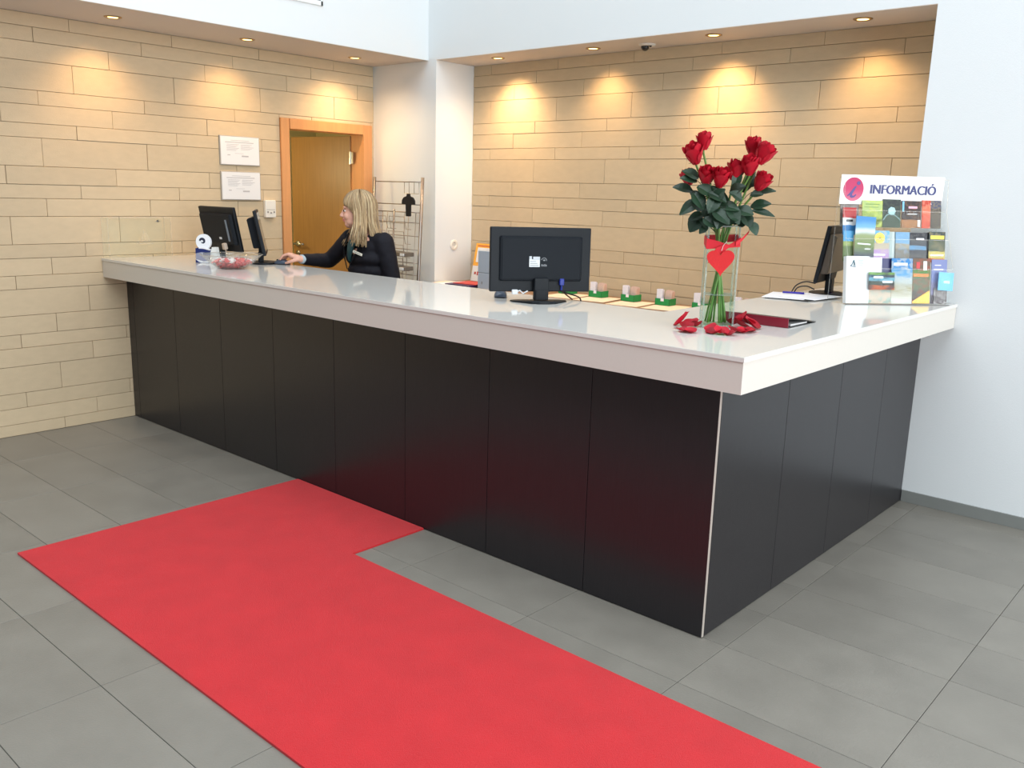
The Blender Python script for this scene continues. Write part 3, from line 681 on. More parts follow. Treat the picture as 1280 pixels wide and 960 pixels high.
# ------------------------------------------------------------------ wire leaflet rack
chrome = mat('chrome_wire', (168, 158, 148), 0.3, metal=1.0); chromed = mat('grey_tube', (150, 142, 136), 0.35, metal=0.9)
t = thing('wire_rack', 'tall grey metal newspaper rack of wire pockets leaning by the white pillar', 'rack', (0.42, 2.02, 0))
RY = lambda z: 1.96 + 0.09 * z / 1.68
b = BM(); tube(b, [(.135, RY(0), 0.003), (.135, RY(1.69), 1.69)], .013, 10); obj('post', b, chromed, t, world=True, smooth=True)
b = BM(); tube(b, [(.715, RY(0), 0.003), (.715, RY(1.69), 1.69)], .013, 10); obj('post', b, chromed, t, world=True, smooth=True)
rz_ = [1.655, 1.481, 1.42, 1.34, 1.236, 1.13, 1.025, .93, .83, .73, .63, .53, .43, .33, .23]
for z in rz_:
    b = BM(); tube(b, [(.135, RY(z), z), (.715, RY(z), z)], .0042 if z > 1.4 else .0034, 6); obj('rung', b, chrome, t, world=True, smooth=True)
b = BM(); tube(b, [(.40, RY(.2) - .004, .2), (.40, RY(1.42) - .004, 1.44)], .0065, 8); obj('middle_post', b, chromed, t, world=True, smooth=True)
for x in (.20, .262, .318, .53, .575, .66):
    b = BM(); zt = 1.42
    tube(b, [(x, RY(.2) - .006, .2), (x, RY(zt) - .006, zt)], .0026, 6); obj('upright_wire', b, chrome, t, world=True, smooth=True)
for (xa, xb) in ((.16, .38), (.42, .60)):
    for z in (1.385, 1.27, 1.165, 1.06, .95, .84):
        y = RY(z)
        b = BM(); tube(b, [(xa, y, z - .10), (xa, y - .055, z - .095), (xa, y - .075, z), (xb, y - .075, z), (xb, y - .055, z - .095), (xb, y, z - .10)], .0024, 6); tube(b, [(xa, y - .06, z - .05), (xb, y - .06, z - .05)], .002, 6)
        obj('wire_pocket', b, chrome, t, world=True)
for z in (1.095, .985):
    y = RY(z)
    b = BM(); vs = box(b, .385, y - .11, z - .016, .665, y - .012, z + .016, .003)
    obj('tray', b, mat('tray_grey', (108, 100, 90), 0.45, var=.1, scale=40), t, world=True, label='flat dark grey tray across the wire rack')
    b = BM(); box(b, .612, y - .116, z - .012, .660, y - .108, z + .010, .002); obj('tray_label', b, stick, t, world=True)
b = BM(); y = RY(1.6) - .012
tube(b, [(.52, y, 1.655), (.52, y, 1.565), (.69, y, 1.565), (.69, y, 1.655)], .0026, 6)
for x in (.575, .635): tube(b, [(x, y, 1.66), (x, y, 1.565)], .0022, 6)
obj('hanging_frame', b, chrome, t, world=True)
b = BM(); y0 = RY(1.5) - .045
pr = [(-.012, 0), (.012, 0), (.014, -.02), (.040, -.028), (.056, -.052), (.058, -.082), (.022, -.082), (.020, -.175), (-.020, -.175), (-.022, -.082), (-.058, -.082), (-.056, -.052), (-.040, -.028), (-.014, -.02)]
prism(b, pr, -.012, .012, mx=Matrix.Translation((.612, y0, 1.565)) @ Matrix.Rotation(.30, 4, 'Z') @ Matrix.Rotation(PI / 2, 4, 'X'))
bmesh.ops.bevel(b, geom=b.edges[:], offset=0.003, segments=2, affect='EDGES')
o = obj('rack_hook', b, mat('black_plastic', (18, 18, 20), 0.4), origin=(.612, y0, 1.48)); tag(o, 'black T-shaped plastic hook hanging at the top of the wire rack', 'hook')

# ------------------------------------------------------------------ vase with roses
vc = Vector((4.222, .402, H)); VR = 0.60; VW = .060; VH = .392
t = thing('glass_vase', 'tall square clear glass vase holding a bunch of red roses', 'vase', vc, VR)
gl = glass_thin('vase_glass', tint=(252, 255, 254), k=0.05); gle = glass_thin('vase_glass_edge', tint=(238, 246, 242), k=0.10, frost=0.16)
th_ = .005
for nm, q in (('glass_side', (-VW, -VW, .012, VW, -VW + th_, VH)), ('glass_side', (-VW, VW - th_, .012, VW, VW, VH)), ('glass_side', (-VW, -VW + th_, .012, -VW + th_, VW - th_, VH)), ('glass_side', (VW - th_, -VW + th_, .012, VW, VW - th_, VH))):
    b = BM(); box(b, *q); obj(nm, b, gl, t)
b = BM(); box(b, -VW, -VW, .0006, VW, VW, .0118, .001); obj('glass_base', b, gle, t)
for sx in (-1, 1):
    for sy in (-1, 1):
        b = BM(); tube(b, [(sx * (VW - .002), sy * (VW - .002), .012), (sx * (VW - .002), sy * (VW - .002), VH)], .0035, 8); obj('glass_corner', b, gle, t, smooth=True)
b = BM(); rr = VW - .001
tube(b, [(-rr, -rr, VH), (rr, -rr, VH), (rr, rr, VH), (-rr, rr, VH), (-rr, -rr, VH)], .0028, 6); obj('rim', b, gle, t)
b = BM(); ww = VW - th_ - .001; box(b, -ww, -ww, .0125, ww, ww, .128); obj('water', b, glass_thin('water', tint=(240, 246, 238), k=0.02), t)
b = BM(); box(b, -ww, -ww, .1275, ww, ww, .1288); obj('water_surface', b, gle, t)

ros = mat('rose_red', (186, 16, 40), 0.55, var=0.16, scale=40, spec=.3); rosd = mat('rose_petal', (158, 8, 30), 0.5, var=0.14, scale=30, spec=.3)
lfm = mat('rose_leaf', (32, 58, 38), 0.42, var=0.22, scale=18, rnd=0.2, bump=0.2, bscale=90); stm = mat('rose_stem', (104, 142, 66), 0.5, var=0.12, scale=30)
def petal_surface(bm, c, ax, a0, span, r0, r1, h0, h1, flare, seed):
    """one petal wrapped round axis ax at angle a0"""
    q = Vector((0, 0, 1)).rotation_difference(ax).to_matrix(); rnd = random.Random(seed); nu, nv = 6, 5; g = []
    for j in range(nv):
        v = j / (nv - 1); row = []
        for i in range(nu):
            u = i / (nu - 1) * 2 - 1
            wv = (math.sin(PI * (0.18 + 0.62 * v))) 
            a = a0 + u * span * wv
            r = r0 + (r1 - r0) * math.sin(v * PI * .55) + flare * max(0, v - .7) * 3.2
            z = h0 + (h1 - h0) * v - abs(u) ** 3 * (h1 - h0) * .18 * v + (rnd.random() - .5) * .0022 * v - flare * max(0, v - .85) * 1.5
            row.append(bm.verts.new(c + q @ Vector((r * math.cos(a), r * math.sin(a), z))))
        g.append(row)
    for j in range(nv - 1):
        for i in range(nu - 1): bm.faces.new((g[j][i], g[j][i + 1], g[j + 1][i + 1], g[j + 1][i]))
def bloom(bm, c, ax, s, seed):
    rnd = random.Random(seed); a = rnd.random() * 6
    q = Vector((0, 0, 1)).rotation_difference(ax).to_matrix().to_4x4()
    ellipsoid(bm, c + ax * .020 * s, (.014 * s, .014 * s, .026 * s), q, 12, 8)
    for k, (n, r0, r1, h1, fl, sp) in enumerate(((3, .007, .013, .066, -.002, 1.4), (3, .010, .020, .066, -.001, 1.3), (4, .012, .026, .062, .001, 1.15), (4, .012, .0305, .056, .0045, 1.1))):
        for i in range(n):
            petal_surface(bm, c, ax, a + 2 * PI * i / n, sp, r0 * s, r1 * s, -.004 * s, h1 * s * rnd.uniform(.95, 1.05), fl * s * rnd.uniform(.7, 1.3), seed * 31 + k * 7 + i)
        a += .7
def leaf(bm, base, tip, up, wd, droop=.1):
    base = Vector(base); tip = Vector(tip); d = tip - base; Ln = d.length; d.normalize(); sd = d.cross(Vector(up)).normalized(); nn = sd.cross(d).normalized(); n = 6; rows = []
    for i in range(n + 1):
        t_ = i / n; wv = wd * math.sin(PI * min(1, t_ * .93 + .04)) ** .8 * (1.15 - .45 * t_); p_ = base + d * Ln * t_ - nn * droop * Ln * (2 * t_ - 1) ** 2 * .5
        rows.append([bm.verts.new(p_ - sd * wv + nn * wv * .28), bm.verts.new(p_), bm.verts.new(p_ + sd * wv + nn * wv * .28)])
    for a, c in zip(rows, rows[1:]):
        for k in range(2): bm.faces.new((a[k], a[k + 1], c[k + 1], c[k]))
R3 = Vector(R_); R3.z = 0; R3.normalize(); TO = Vector((F_.x, F_.y, 0)).normalized() * -1      # image-right and towards the viewer, in the horizontal plane
def at_px(px, py, dist_off):
    """point near the vase on the ray of a measured picture position, depth offset along the horizontal viewing line"""
    d = (F_ + R_ * ((px - 640) / 1100.1) - U_ * ((py - 480) / 1100.1)); co = Vector((5.91401, -2.7212, 1.59676))
    dv = Vector((vc.x - co.x, vc.y - co.y, 0)); Dv = dv.length - dist_off; dn = dv.normalized(); return co + d * (Dv / (d.x * dn.x + d.y * dn.y))
rz2 = Matrix.Rotation(VR, 3, 'Z')
heads = [  # px, py of the bloom base, depth towards viewer, scale, lean of the bloom (right, towards, up), bottom position in the vase, label
    (880, 186, .00, .92, (-.05, .1, 1), (.02, -.01), 'tallest red rose at the upper left of the bunch'),
    (870, 203, .02, 1.12, (-.35, .35, 1), (.035, .0), 'opened red rose below and left of the tallest rose'),
    (883, 229, .05, 1.0, (-.1, .5, 1), (.03, .02), 'red rose low in the left of the bunch behind dark leaves'),
    (899, 232, .07, 1.02, (.05, .5, 1), (.01, -.02), 'bright red rose facing forward in the middle of the bunch'),
    (917, 224, .03, 1.05, (.15, .2, 1), (-.02, .02), 'red rose leaning in the centre beside a folded leaf'),
    (941, 194, -.02, .98, (-.05, .2, 1), (-.03, -.01), 'uppermost red rose on the right of the bunch'),
    (949, 203, .03, 1.12, (.45, .3, 1), (-.035, -.02), 'large red rose at the right edge of the upper right cluster'),
    (936, 217, .06, 1.0, (-.05, .4, 1), (-.01, .0), 'lowest red rose of the upper right cluster'),
    (947, 236, .04, .98, (.45, .4, 1), (-.04, .02), 'red rose on its own at the lower right of the bunch'),
    (862, 230, -.03, .85, (-.3, .1, 1), (.04, .03), 'small red rose half hidden by leaves at the left'),
]
LV = {  # leaves: base px, tip px, depth of base, tip, half width
    0: [((884, 232), (884, 215), -.02, .0, .012)],
    1: [((874, 222), (853, 213), .04, .06, .021), ((872, 226), (850, 222), .05, .07, .018), ((866, 238), (841, 233), .02, .03, .020)],
    2: [((872, 232), (893, 246), .08, .09, .024), ((867, 240), (880, 262), .08, .10, .024), ((875, 250), (849, 268), .06, .07, .022), ((886, 240), (908, 252), .09, .11, .021), ((880, 262), (862, 252), .07, .08, .024)],
    3: [((893, 250), (906, 236), .09, .11, .020), ((892, 262), (912, 280), .11, .13, .026), ((900, 256), (924, 262), .08, .10, .022), ((880, 272), (895, 284), .10, .11, .024)],
    4: [((903, 262), (897, 286), .10, .12, .024), ((910, 256), (924, 280), .09, .11, .024), ((896, 246), (886, 266), .10, .12, .022), ((918, 236), (925, 206), .05, .05, .016), ((912, 240), (932, 232), .06, .07, .021), ((905, 250), (890, 232), .07, .08, .018), ((915, 262), (898, 275), .06, .07, .023)],
    5: [((928, 240), (944, 214), -.01, -.02, .018), ((935, 232), (950, 222), -.02, -.02, .020)],
    6: [((940, 240), (970, 238), .02, .03, .016), ((938, 258), (964, 254), .03, .04, .020), ((940, 262), (969, 270), .05, .05, .014)],
    7: [((928, 250), (912, 240), .08, .10, .020), ((922, 262), (942, 268), .07, .08, .024), ((925, 272), (906, 268), .09, .11, .023)],
    8: [((938, 243), (954, 243), .05, .06, .017), ((938, 277), (946, 294), .06, .07, .018), ((930, 268), (938, 284), .06, .08, .022)],
    9: [((898, 282), (890, 258), .03, .03, .026), ((905, 284), (914, 254), .02, .03, .026), ((890, 276), (876, 254), .04, .04, .024), ((916, 280), (932, 256), .03, .03, .026), ((900, 262), (905, 240), .03, .03, .024), ((886, 284), (874, 274), .03, .05, .020), ((922, 282), (936, 272), .04, .05, .020), ((874, 272), (862, 290), .03, .04, .024), ((880, 268), (860, 274), .02, .03, .018), ((884, 282), (874, 292), .04, .05, .014), ((876, 250), (862, 238), .01, .0, .018)],
}
for i, (px, py, dd, sc, ln, bt, lab) in enumerate(heads):
    hp = at_px(px, py, dd); ax = (R3 * ln[0] + TO * ln[1] + Vector((0, 0, ln[2]))).normalized()
    b0 = vc + rz2 @ Vector((bt[0], bt[1], .016)); nk = vc + rz2 @ Vector((-bt[0] * .55 + random.uniform(-.01, .01), bt[1] * .5, 0.36))
    t = thing('red_rose', lab, 'rose', b0, 0, 'red roses in the glass vase')
    mid = nk.lerp(hp, .5) + Vector((0, 0, .01))
    b = BM(); tube(b, spline([b0, b0.lerp(nk, .5), nk, mid, hp - ax * .02, hp], 5), [.0042] * 26, 8); obj('stem', b, stm, t, world=True, smooth=True)
    b = BM(); bloom(b, hp, ax, sc * 1.06, i + 3); obj('bloom', b, ros, t, world=True, smooth=True)
    b = BM()
    for k in range(5):
        a = 2 * PI * k / 5; q = Vector((0, 0, 1)).rotation_difference(ax).to_matrix(); o1 = q @ Vector((math.cos(a), math.sin(a), 0)); leaf(b, hp + o1 * .004 - ax * .002, hp + o1 * .026 * sc + ax * .004, ax, .004)
    obj('sepals', b, lfm, t, world=True)
    for (bp, tp, d1, d2, wd) in LV.get(i, []):
        B_ = at_px(*bp, d1); T_ = at_px(*tp, d2); b = BM(); leaf(b, B_, T_, (TO * .75 + Vector((0, 0, .65))), wd * 1.28, .12)
        # leaf stalk back to the stem
        sp = nk.lerp(hp, max(.0, min(.9, (B_.z - nk.z) / max(.02, hp.z - nk.z)) - .12)); tube(b, [sp, (sp + B_) / 2 + Vector((0, 0, .004)), B_], .0012, 5)
        obj('leaf', b, lfm, t, world=True, smooth=False)

rib = mat('red_ribbon', (214, 48, 58), 0.6, spec=0.2); hrt = mat('red_glitter', (214, 30, 34), 0.7, var=0.25, scale=500, bump=0.6, bscale=700)
t = thing('ribbon', 'red gauze ribbon tied around the upper part of the glass vase', 'ribbon', (vc.x, vc.y, H + .30))
def strip(bm, pts, wds, up=Vector((0, 0, 1))):
    pts = [Vector(p_) for p_ in pts]; rows = []
    for p_, w_ in zip(pts, wds): rows.append([bm.verts.new(p_ - up * w_), bm.verts.new(p_ + Vector((random.uniform(-.001, .001), random.uniform(-.001, .001), 0))), bm.verts.new(p_ + up * w_)])
    for a, c in zip(rows, rows[1:]):
        for k in range(2): bm.faces.new((a[k], a[k + 1], c[k + 1], c[k]))
def vl(x, y, z): return vc + rz2 @ Vector((x, y, z))
e = VW + .003
b = BM(); strip(b, [vl(-e, e, .335), vl(-e, -e, .325), vl(-.02, -e - .002, .322), vl(.02, -e - .004, .318), vl(e, -e, .335), vl(e, e, .345), vl(-e, e, .335)], [.018, .020, .014, .006, .018, .014, .018]); obj('band', b, rib, t, world=True)
b = BM(); strip(b, [vl(.02, -e - .006, .318), vl(.0, -e - .008, .308), vl(-.03, -e - .008, .290), vl(-.052, -e - .004, .262)], [.006, .016, .022, .012], up=Vector((.2, 0, 1)).normalized()); obj('tail', b, rib, t, world=True)
p1 = at_px(931, 300, .06); p2 = at_px(938, 284, .05)
b = BM(); strip(b, [vl(.02, -e - .006, .318), vl(.045, -e - .006, .330), at_px(920, 305, .07), at_px(928, 299, .06), at_px(936, 290, .055), at_px(940, 277, .05)], [.006, .010, .008, .006, .0045, .002]); obj('tail', b, rib, t, world=True)
hb = []
for k in range(40):
    a = 2 * PI * k / 40; hb.append((.00325 * 16 * math.sin(a) ** 3, 0.0034 * (13 * math.cos(a) - 5 * math.cos(2 * a) - 2 * math.cos(3 * a) - math.cos(4 * a)) * (1.12 if math.cos(a) < 0 else .9)))
b = BM(); hc = vl(-.008, -e - .010, .266)
prism(b, hb, 0.0, .005, mx=Matrix.Translation(hc) @ Matrix.Rotation(VR, 4, 'Z') @ Matrix.Rotation(-.05, 4, 'Y') @ Matrix.Rotation(PI / 2, 4, 'X'))
o = obj('heart_ornament', b, hrt, origin=tuple(hc)); tag(o, 'glittery red heart hanging on the front of the glass vase', 'heart')
b = BM(); tube(b, [Vector((.002, -.001, .035)), Vector((.006, .003, .055)), Vector((.018, .005, .070))], .0011, 5); obj('string', b, mat('white_string', (225, 215, 210), 0.6), o)

def rpetal(px, py, s, seed, lab, grp, dark=False, lift=0.0, stand=0.0):
    d = (F_ + R_ * ((px - 640) / 1100.1) - U_ * ((py - 480) / 1100.1)); co = Vector((5.91401, -2.7212, 1.59676)); k_ = (H - co.z) / d.z; c = co + d * k_
    rnd = random.Random(seed); b = BM(); n = 6; g = []
    for j in range(n + 1):
        v = j / n * 2 - 1; row = []
        for i in range(n + 1):
            u = i / n * 2 - 1
            r = max(abs(u), abs(v)); l_ = math.hypot(u, v) or 1; x, y = u * r / l_, v * r / l_
            row.append(b.verts.new((x * .030 * s * (1.1 - .2 * y), y * .030 * s, .002 + s * (.016 * (x * x) + .008 * y * y + .003 * math.sin(5 * x + seed)) + stand * (y + 1) ** 1.5 * .017 * s)))
        g.append(row)
    for j in range(n):
        for i in range(n): b.faces.new((g[j][i], g[j][i + 1], g[j + 1][i + 1], g[j + 1][i]))
    mn = min(v.co.z for v in b.verts)
    for v in b.verts: v.co.z -= mn
    o = obj('rose_petal', b, rosd if not dark else ros, smooth=True); o.location = (c.x, c.y, H + .0006 + lift); o.rotation_euler = (0, 0, rnd.uniform(0, 6.28))
    tag(o, lab, 'petal', grp)
for k, (px, py, s, lf_, st) in enumerate([(851, 407, 1.0, 0, 1.2), (857, 411, .95, .008, .3), (864, 407, 1.0, .004, .4), (853, 415, .8, 0, .2), (861, 416, .9, .0, .1), (870, 409, .8, 0, .6), (849, 411, .8, .01, 1.5)]):
    rpetal(px, py, s, k, 'dark red rose petal in the small heap left of the glass vase', 'rose petals left of the vase', k % 2 == 0, lf_, st)
for k, (px, py, s, lf_, st) in enumerate([(892, 417, 1.0, 0, .3), (901, 418, .9, .004, .5), (911, 419, .9, 0, .2), (888, 414, .8, .002, .6)]):
    rpetal(px, py, s, 20 + k, 'red rose petal lying directly in front of the glass vase', 'rose petals in front of the vase', k % 2 == 1, lf_, st)
for k, (px, py, s, lf_, st) in enumerate([(920, 416, 1.05, 0, .4), (926, 411, 1.1, .006, .6), (918, 410, .9, .010, .7), (931, 416, .9, 0, .2), (934, 409, 1.0, .010, .5), (941, 411, 1.05, .004, .8), (924, 404, .9, .004, 1.0), (938, 415, .8, 0, .1)]):
    rpetal(px, py, s, 40 + k, 'red rose petal in the heap right of the glass vase near the binder', 'rose petals right of the vase', k % 3 == 0, lf_, st)

# ------------------------------------------------------------------ leaflet stand
SA = math.atan2(.76, .65); SW = .553; SD = .19
t = thing('leaflet_stand', 'clear acrylic three-tier leaflet stand with an INFORMACIÓ header by the white wall', 'leaflet stand', (4.272, 1.602, H), SA)
X9 = Matrix.Rotation(PI / 2, 4, 'X')
tierY = [.012, .072, .132]; tierZ = [.004, .205, .372]; LEAN = -.16
for i in range(3):
    b = BM(); y0, z0 = tierY[i], tierZ[i]
    fh = (.175, .115, .085)[i]
    box(b, .003, y0, z0, SW - .003, y0 + .0025, z0 + fh); obj('front_lip', b, acr, t)
    b = BM(); box(b, .003, y0 - .0004, z0 + fh - .002, SW - .003, y0 + .003, z0 + fh + .001); obj('lip_edge', b, acre, t)
    b = BM(); box(b, .003, y0 + .0025, z0, SW - .003, y0 + .058, z0 + .0025); obj('tier_floor', b, acr, t)
for x in (0, SW - .003):
    b = BM(); pr = [(.002, .0006), (SD, .0006), (SD, .615), (.135, .615), (.118, .46), (.07, .33), (.058, .30), (.010, .185)]
    prism(b, pr, x, x + .003, mx=Matrix(((0, 0, 1, 0), (1, 0, 0, 0), (0, 1, 0, 0), (0, 0, 0, 1)))); obj('side_panel', b, acr, t)
    b = BM(); 
    for (a0, a1), (c0, c1) in zip(pr, pr[1:]): tube(b, [(x + .0015, a0, a1), (x + .0015, c0, c1)], .0018, 5)
    obj('side_edge', b, acre, t)
b = BM(); box(b, .003, SD - .003, .0006, SW - .003, SD, .50); obj('back_panel', b, acr, t)
b = BM(); box(b, .0, .0, .0004, SW, .006, .0038); obj('base_edge', b, mat('dark_edge', (96, 94, 92), .3), t)
HY = .170
b = BM(); box(b, .0, HY, .485, SW, HY + .004, .628, .0005); hd = obj('header_board', b, mat('header_white', (248, 248, 246), 0.4), t)
navy = mat('print_navy', (32, 38, 104), 0.4)
tb = BM()
for k_ in range(5):
    tq = text_bm('INFORMACIÓ', .064, depth=.0006, mx=Matrix.Translation((.3310 + .0015 * k_, HY - .0006 - .0001 * k_, .558)) @ X9 @ Matrix.Diagonal((.91, 1.0, 1, 1)))
    me_ = bpy.data.meshes.new('q'); tq.to_mesh(me_); tq.free(); tb.from_mesh(me_); bpy.data.meshes.remove(me_)
obj('header_text', tb, navy, hd, label='navy lettering INFORMACIÓ')
b = BM(); pts = [(.068 + .054 * math.cos(2 * PI * k / 40), .558 + .058 * math.sin(2 * PI * k / 40)) for k in range(40)]
prism(b, pts, -HY + .0000, -HY + .0008, mx=X9); obj('header_disc', b, bands('pink_disc', [(0, (232, 120, 150)), (.5, (214, 44, 104)), (1, (204, 30, 96))], 2, interp='LINEAR'), hd, label='pink disc behind the letter i')
b = BM(); pur = mat('print_purple', (62, 34, 120), 0.4)
lathe(b, [(0, -.0004), (.0095, -.0004), (.0095, .0004), (0, .0004)], 18)
for v in b.verts: v.co = Vector((v.co.x + .092, HY - .0014 + v.co.z, .588 + v.co.y))
pl = [(.048, .560), (.056, .568), (.066, .574), (.085, .578), (.079, .562), (.068, .540), (.066, .532), (.072, .528), (.082, .534), (.089, .542), (.092, .538), (.084, .526), (.072, .517), (.060, .516), (.052, .522), (.052, .532), (.058, .548), (.052, .548)]
prism(b, [(x * 1.0, z) for x, z in [(.078, .574), (.084, .572), (.070, .546), (.063, .533), (.064, .527), (.072, .526), (.082, .534), (.086, .531), (.076, .519), (.062, .515), (.052, .520), (.052, .530), (.040, .522), (.037, .526), (.050, .540), (.062, .556), (.070, .567)]], -HY + .001, -HY + .0016, mx=X9)
obj('header_letter', b, pur, hd, label='purple slanted letter i')
b = BM()
for k in range(22):
    x = .175 + k * .016; box(b, x, HY - .0006, .4955, x + .012 - .004 * (k % 3), HY + .0002, .4990)
obj('header_small_print', b, mat('print_grey', (170, 172, 176), .6), hd)['kind'] = 'stuff'

def leaflet(label, x, wd, tier, z0, h, m, thick=.004, dy=0.0, rot=0.0, extras=()):
    """x, wd in stand coordinates; z0 height of the bottom above the counter"""
    y = tierY[tier] + .008 + dy
    base = Vector((4.272, 1.602, H)) + Matrix.Rotation(SA, 3, 'Z') @ Vector((x + wd / 2, y, z0))
    o = thing('leaflet', label, 'leaflet', base, SA)
    Mx = Matrix.Rotation(LEAN, 4, 'X') @ Matrix.Rotation(rot, 4, 'Y')
    b = BM(); box(b, -wd / 2, 0, 0, wd / 2, thick, h, mx=Mx); obj('cover', b, m, o)
    for nm, mm, (a0, c0, a1, c1) in extras:
        b = BM(); box(b, -wd / 2 + a0 * wd, -.0007, c0 * h, -wd / 2 + a1 * wd, .0002, c1 * h, mx=Mx); obj(nm, b, mm, o)
    return o
pc = lambda n, c, r=.4: mat('lf_' + n, c, r)
pW = pc('white', (226, 227, 228)); pY = pc('yellow', (232, 208, 72)); pO = pc('orange', (232, 122, 44)); pK = pc('dark', (40, 40, 44)); pN = pc('navy', (40, 42, 92)); pR = pc('red', (196, 40, 44)); pB = pc('sky', (112, 180, 220)); pG = pc('green', (120, 150, 70)); pP = pc('pink', (232, 170, 190))
# top tier
leaflet('grey-brown leaflet at the left end of the top tier', .012, .098, 2, .375, .135, bands('l1', [(0, (120, 110, 104)), (.5, (150, 138, 132)), (.9, (128, 96, 88))], 2, noise_rgb=(176, 166, 158), nfac=.6), dy=.02)
leaflet('red leaflet standing before the grey-brown one on the top tier', .012, .070, 2, .335, .135, bands('l2', [(0, (60, 130, 190)), (.35, (236, 236, 236)), (.62, (196, 44, 44))], 2), dy=-.015, extras=[('title_bar', pK, (.25, .48, .75, .56))])
leaflet('light green leaflet on the top tier', .118, .108, 2, .375, .132, bands('l3', [(0, (112, 128, 48)), (.3, (160, 182, 84)), (.6, (190, 212, 130))], 2, noise_rgb=(216, 226, 110), nfac=.7, nscale=26), extras=[('title_bar', pG, (.15, .84, .85, .88)), ('title_bar', pG, (.1, .74, .8, .765))])
o = leaflet('dark green leaflet with a pale flower on the top tier', .228, .096, 2, .375, .140, bands('l4', [(0, (66, 82, 62)), (.45, (48, 60, 52)), (.75, (38, 46, 44))], 2, noise_rgb=(76, 92, 70), nfac=.4))
b = BM()
for k in range(7):
    a = k * .9; ellipsoid(b, (.012 * math.cos(a), -.001, .082 + .012 * math.sin(a)), (.009, .001, .009), None, 8, 6)
ellipsoid(b, (0, -.001, .082), (.012, .001, .012), None, 8, 6)
bmesh.ops.transform(b, matrix=Matrix.Rotation(LEAN, 4, 'X'), verts=b.verts); obj('flower_print', b, mat('pale_flower', (168, 202, 204), .5), o)
b = BM(); tube(b, spline([(-.046, -.001, .035), (-.03, -.001, .058), (-.012, -.001, .066), (.012, -.001, .064), (.03, -.001, .052), (.046, -.001, .036)], 3), .0016, 5); bmesh.ops.transform(b, matrix=Matrix.Rotation(LEAN, 4, 'X'), verts=b.verts); obj('flower_stem_print', b, MATS['pale_flower'], o)
leaflet('dark brown leaflet with a plate of food on the top tier', .330, .104, 2, .375, .135, bands('l5', [(0, (190, 130, 80)), (.30, (64, 48, 44)), (.72, (52, 38, 38))], 2, noise_rgb=(120, 84, 56), nfac=.6), extras=[('title_bar', pW, (.3, .50, .8, .53)), ('title_bar', pP, (.35, .72, .8, .80)), ('bottle_print', pB, (.02, .6, .12, .98)), ('cup_print', pW, (.84, .05, .97, .30))])
leaflet('orange-red leaflet with a spiral edge on the top tier', .440, .046, 2, .375, .140, bands('l6', [(0, (226, 84, 52)), (.5, (240, 120, 84)), (.8, (214, 70, 44))], 2, noise_rgb=(250, 160, 130), nfac=.5, nscale=40))
o = leaflet('grey-brown speckled leaflet at the right end of the top tier', .478, .070, 2, .375, .140, bands('l7', [(0, (84, 74, 62)), (.62, (92, 82, 74)), (.7, (92, 92, 112))], 2, noise_rgb=(140, 126, 104), nfac=.8, nscale=60), dy=.006)
b = BM(); tube(b, [(-.038 + (.014 - .0005 * k) * math.cos(k * .5), -.002, .118 + (.014 - .0005 * k) * math.sin(k * .5)) for k in range(22)], .0035, 6); bmesh.ops.transform(b, matrix=Matrix.Rotation(LEAN, 4, 'X'), verts=b.verts); obj('spiral_print', b, pW, o)
# middle tier
leaflet('narrow blue and green leaflet at the left end of the middle tier', .010, .055, 1, .207, .150, bands('l8', [(0, (96, 118, 60)), (.5, (150, 170, 90)), (.66, (90, 170, 220))], 2), dy=.012)
leaflet('tall leaflet of a green slope under blue sky, standing above the others', .055, .104, 1, .215, .215, bands('l9', [(0, (40, 40, 86)), (.40, (128, 146, 84)), (.55, (158, 172, 120)), (.66, (226, 236, 240)), (.76, (120, 184, 226)), (.92, (72, 150, 214))], 2, nscale=12, interp='EASE'), dy=-.008, rot=.05, extras=[('title_bar', pW, (.15, .355, .80, .385)), ('title_bar', pW, (.52, .25, .82, .27)), ('title_bar', pW, (.45, .04, .8, .06))])
o = leaflet('lilac leaflet with a yellow sun on the middle tier', .142, .104, 1, .207, .155, bands('l10', [(0, (196, 160, 208)), (.40, (200, 184, 160)), (.62, (120, 190, 226))], 2, noise_rgb=(230, 214, 180), nfac=.4), dy=-.003, extras=[('title_bar', pW, (.2, .20, .8, .26)), ('title_bar', pW, (.08, .05, .95, .11))])
for rr_, mm, yy in ((.027, pc('sun', (250, 206, 84)), -.0012), (.016, pc('sun2', (246, 184, 60)), -.0020), (.005, pG, -.0028)):
    b = BM(); pts = [(rr_ * math.cos(2 * PI * k / 24), .118 + rr_ * math.sin(2 * PI * k / 24)) for k in range(24)]; prism(b, pts, -yy, -yy + .0008, mx=Matrix.Rotation(LEAN, 4, 'X') @ X9); obj('sun_print', b, mm, o)
leaflet('pale cyan leaflet seen edge-on in the middle tier', .250, .034, 1, .207, .150, bands('l11', [(0, (190, 206, 202)), (.5, (216, 226, 222)), (.8, (180, 196, 196))], 0), dy=.006)
leaflet('leaflet of a stone building under blue sky on the middle tier', .282, .076, 1, .207, .150, bands('l12', [(0, (140, 130, 116)), (.45, (176, 166, 146)), (.62, (132, 178, 214))], 2, noise_rgb=(150, 196, 228), nfac=.35))
leaflet('dark leaflet with a blue road on the middle tier', .356, .092, 1, .207, .148, bands('l13', [(0, (98, 94, 92)), (.28, (72, 72, 78)), (.42, (110, 160, 200)), (.56, (74, 74, 80)), (.8, (48, 48, 54))], 2, noise_rgb=(120, 120, 120), nfac=.3), extras=[('title_bar', pW, (.4, .76, .85, .82)), ('title_bar', pW, (.08, .04, .35, .09))])
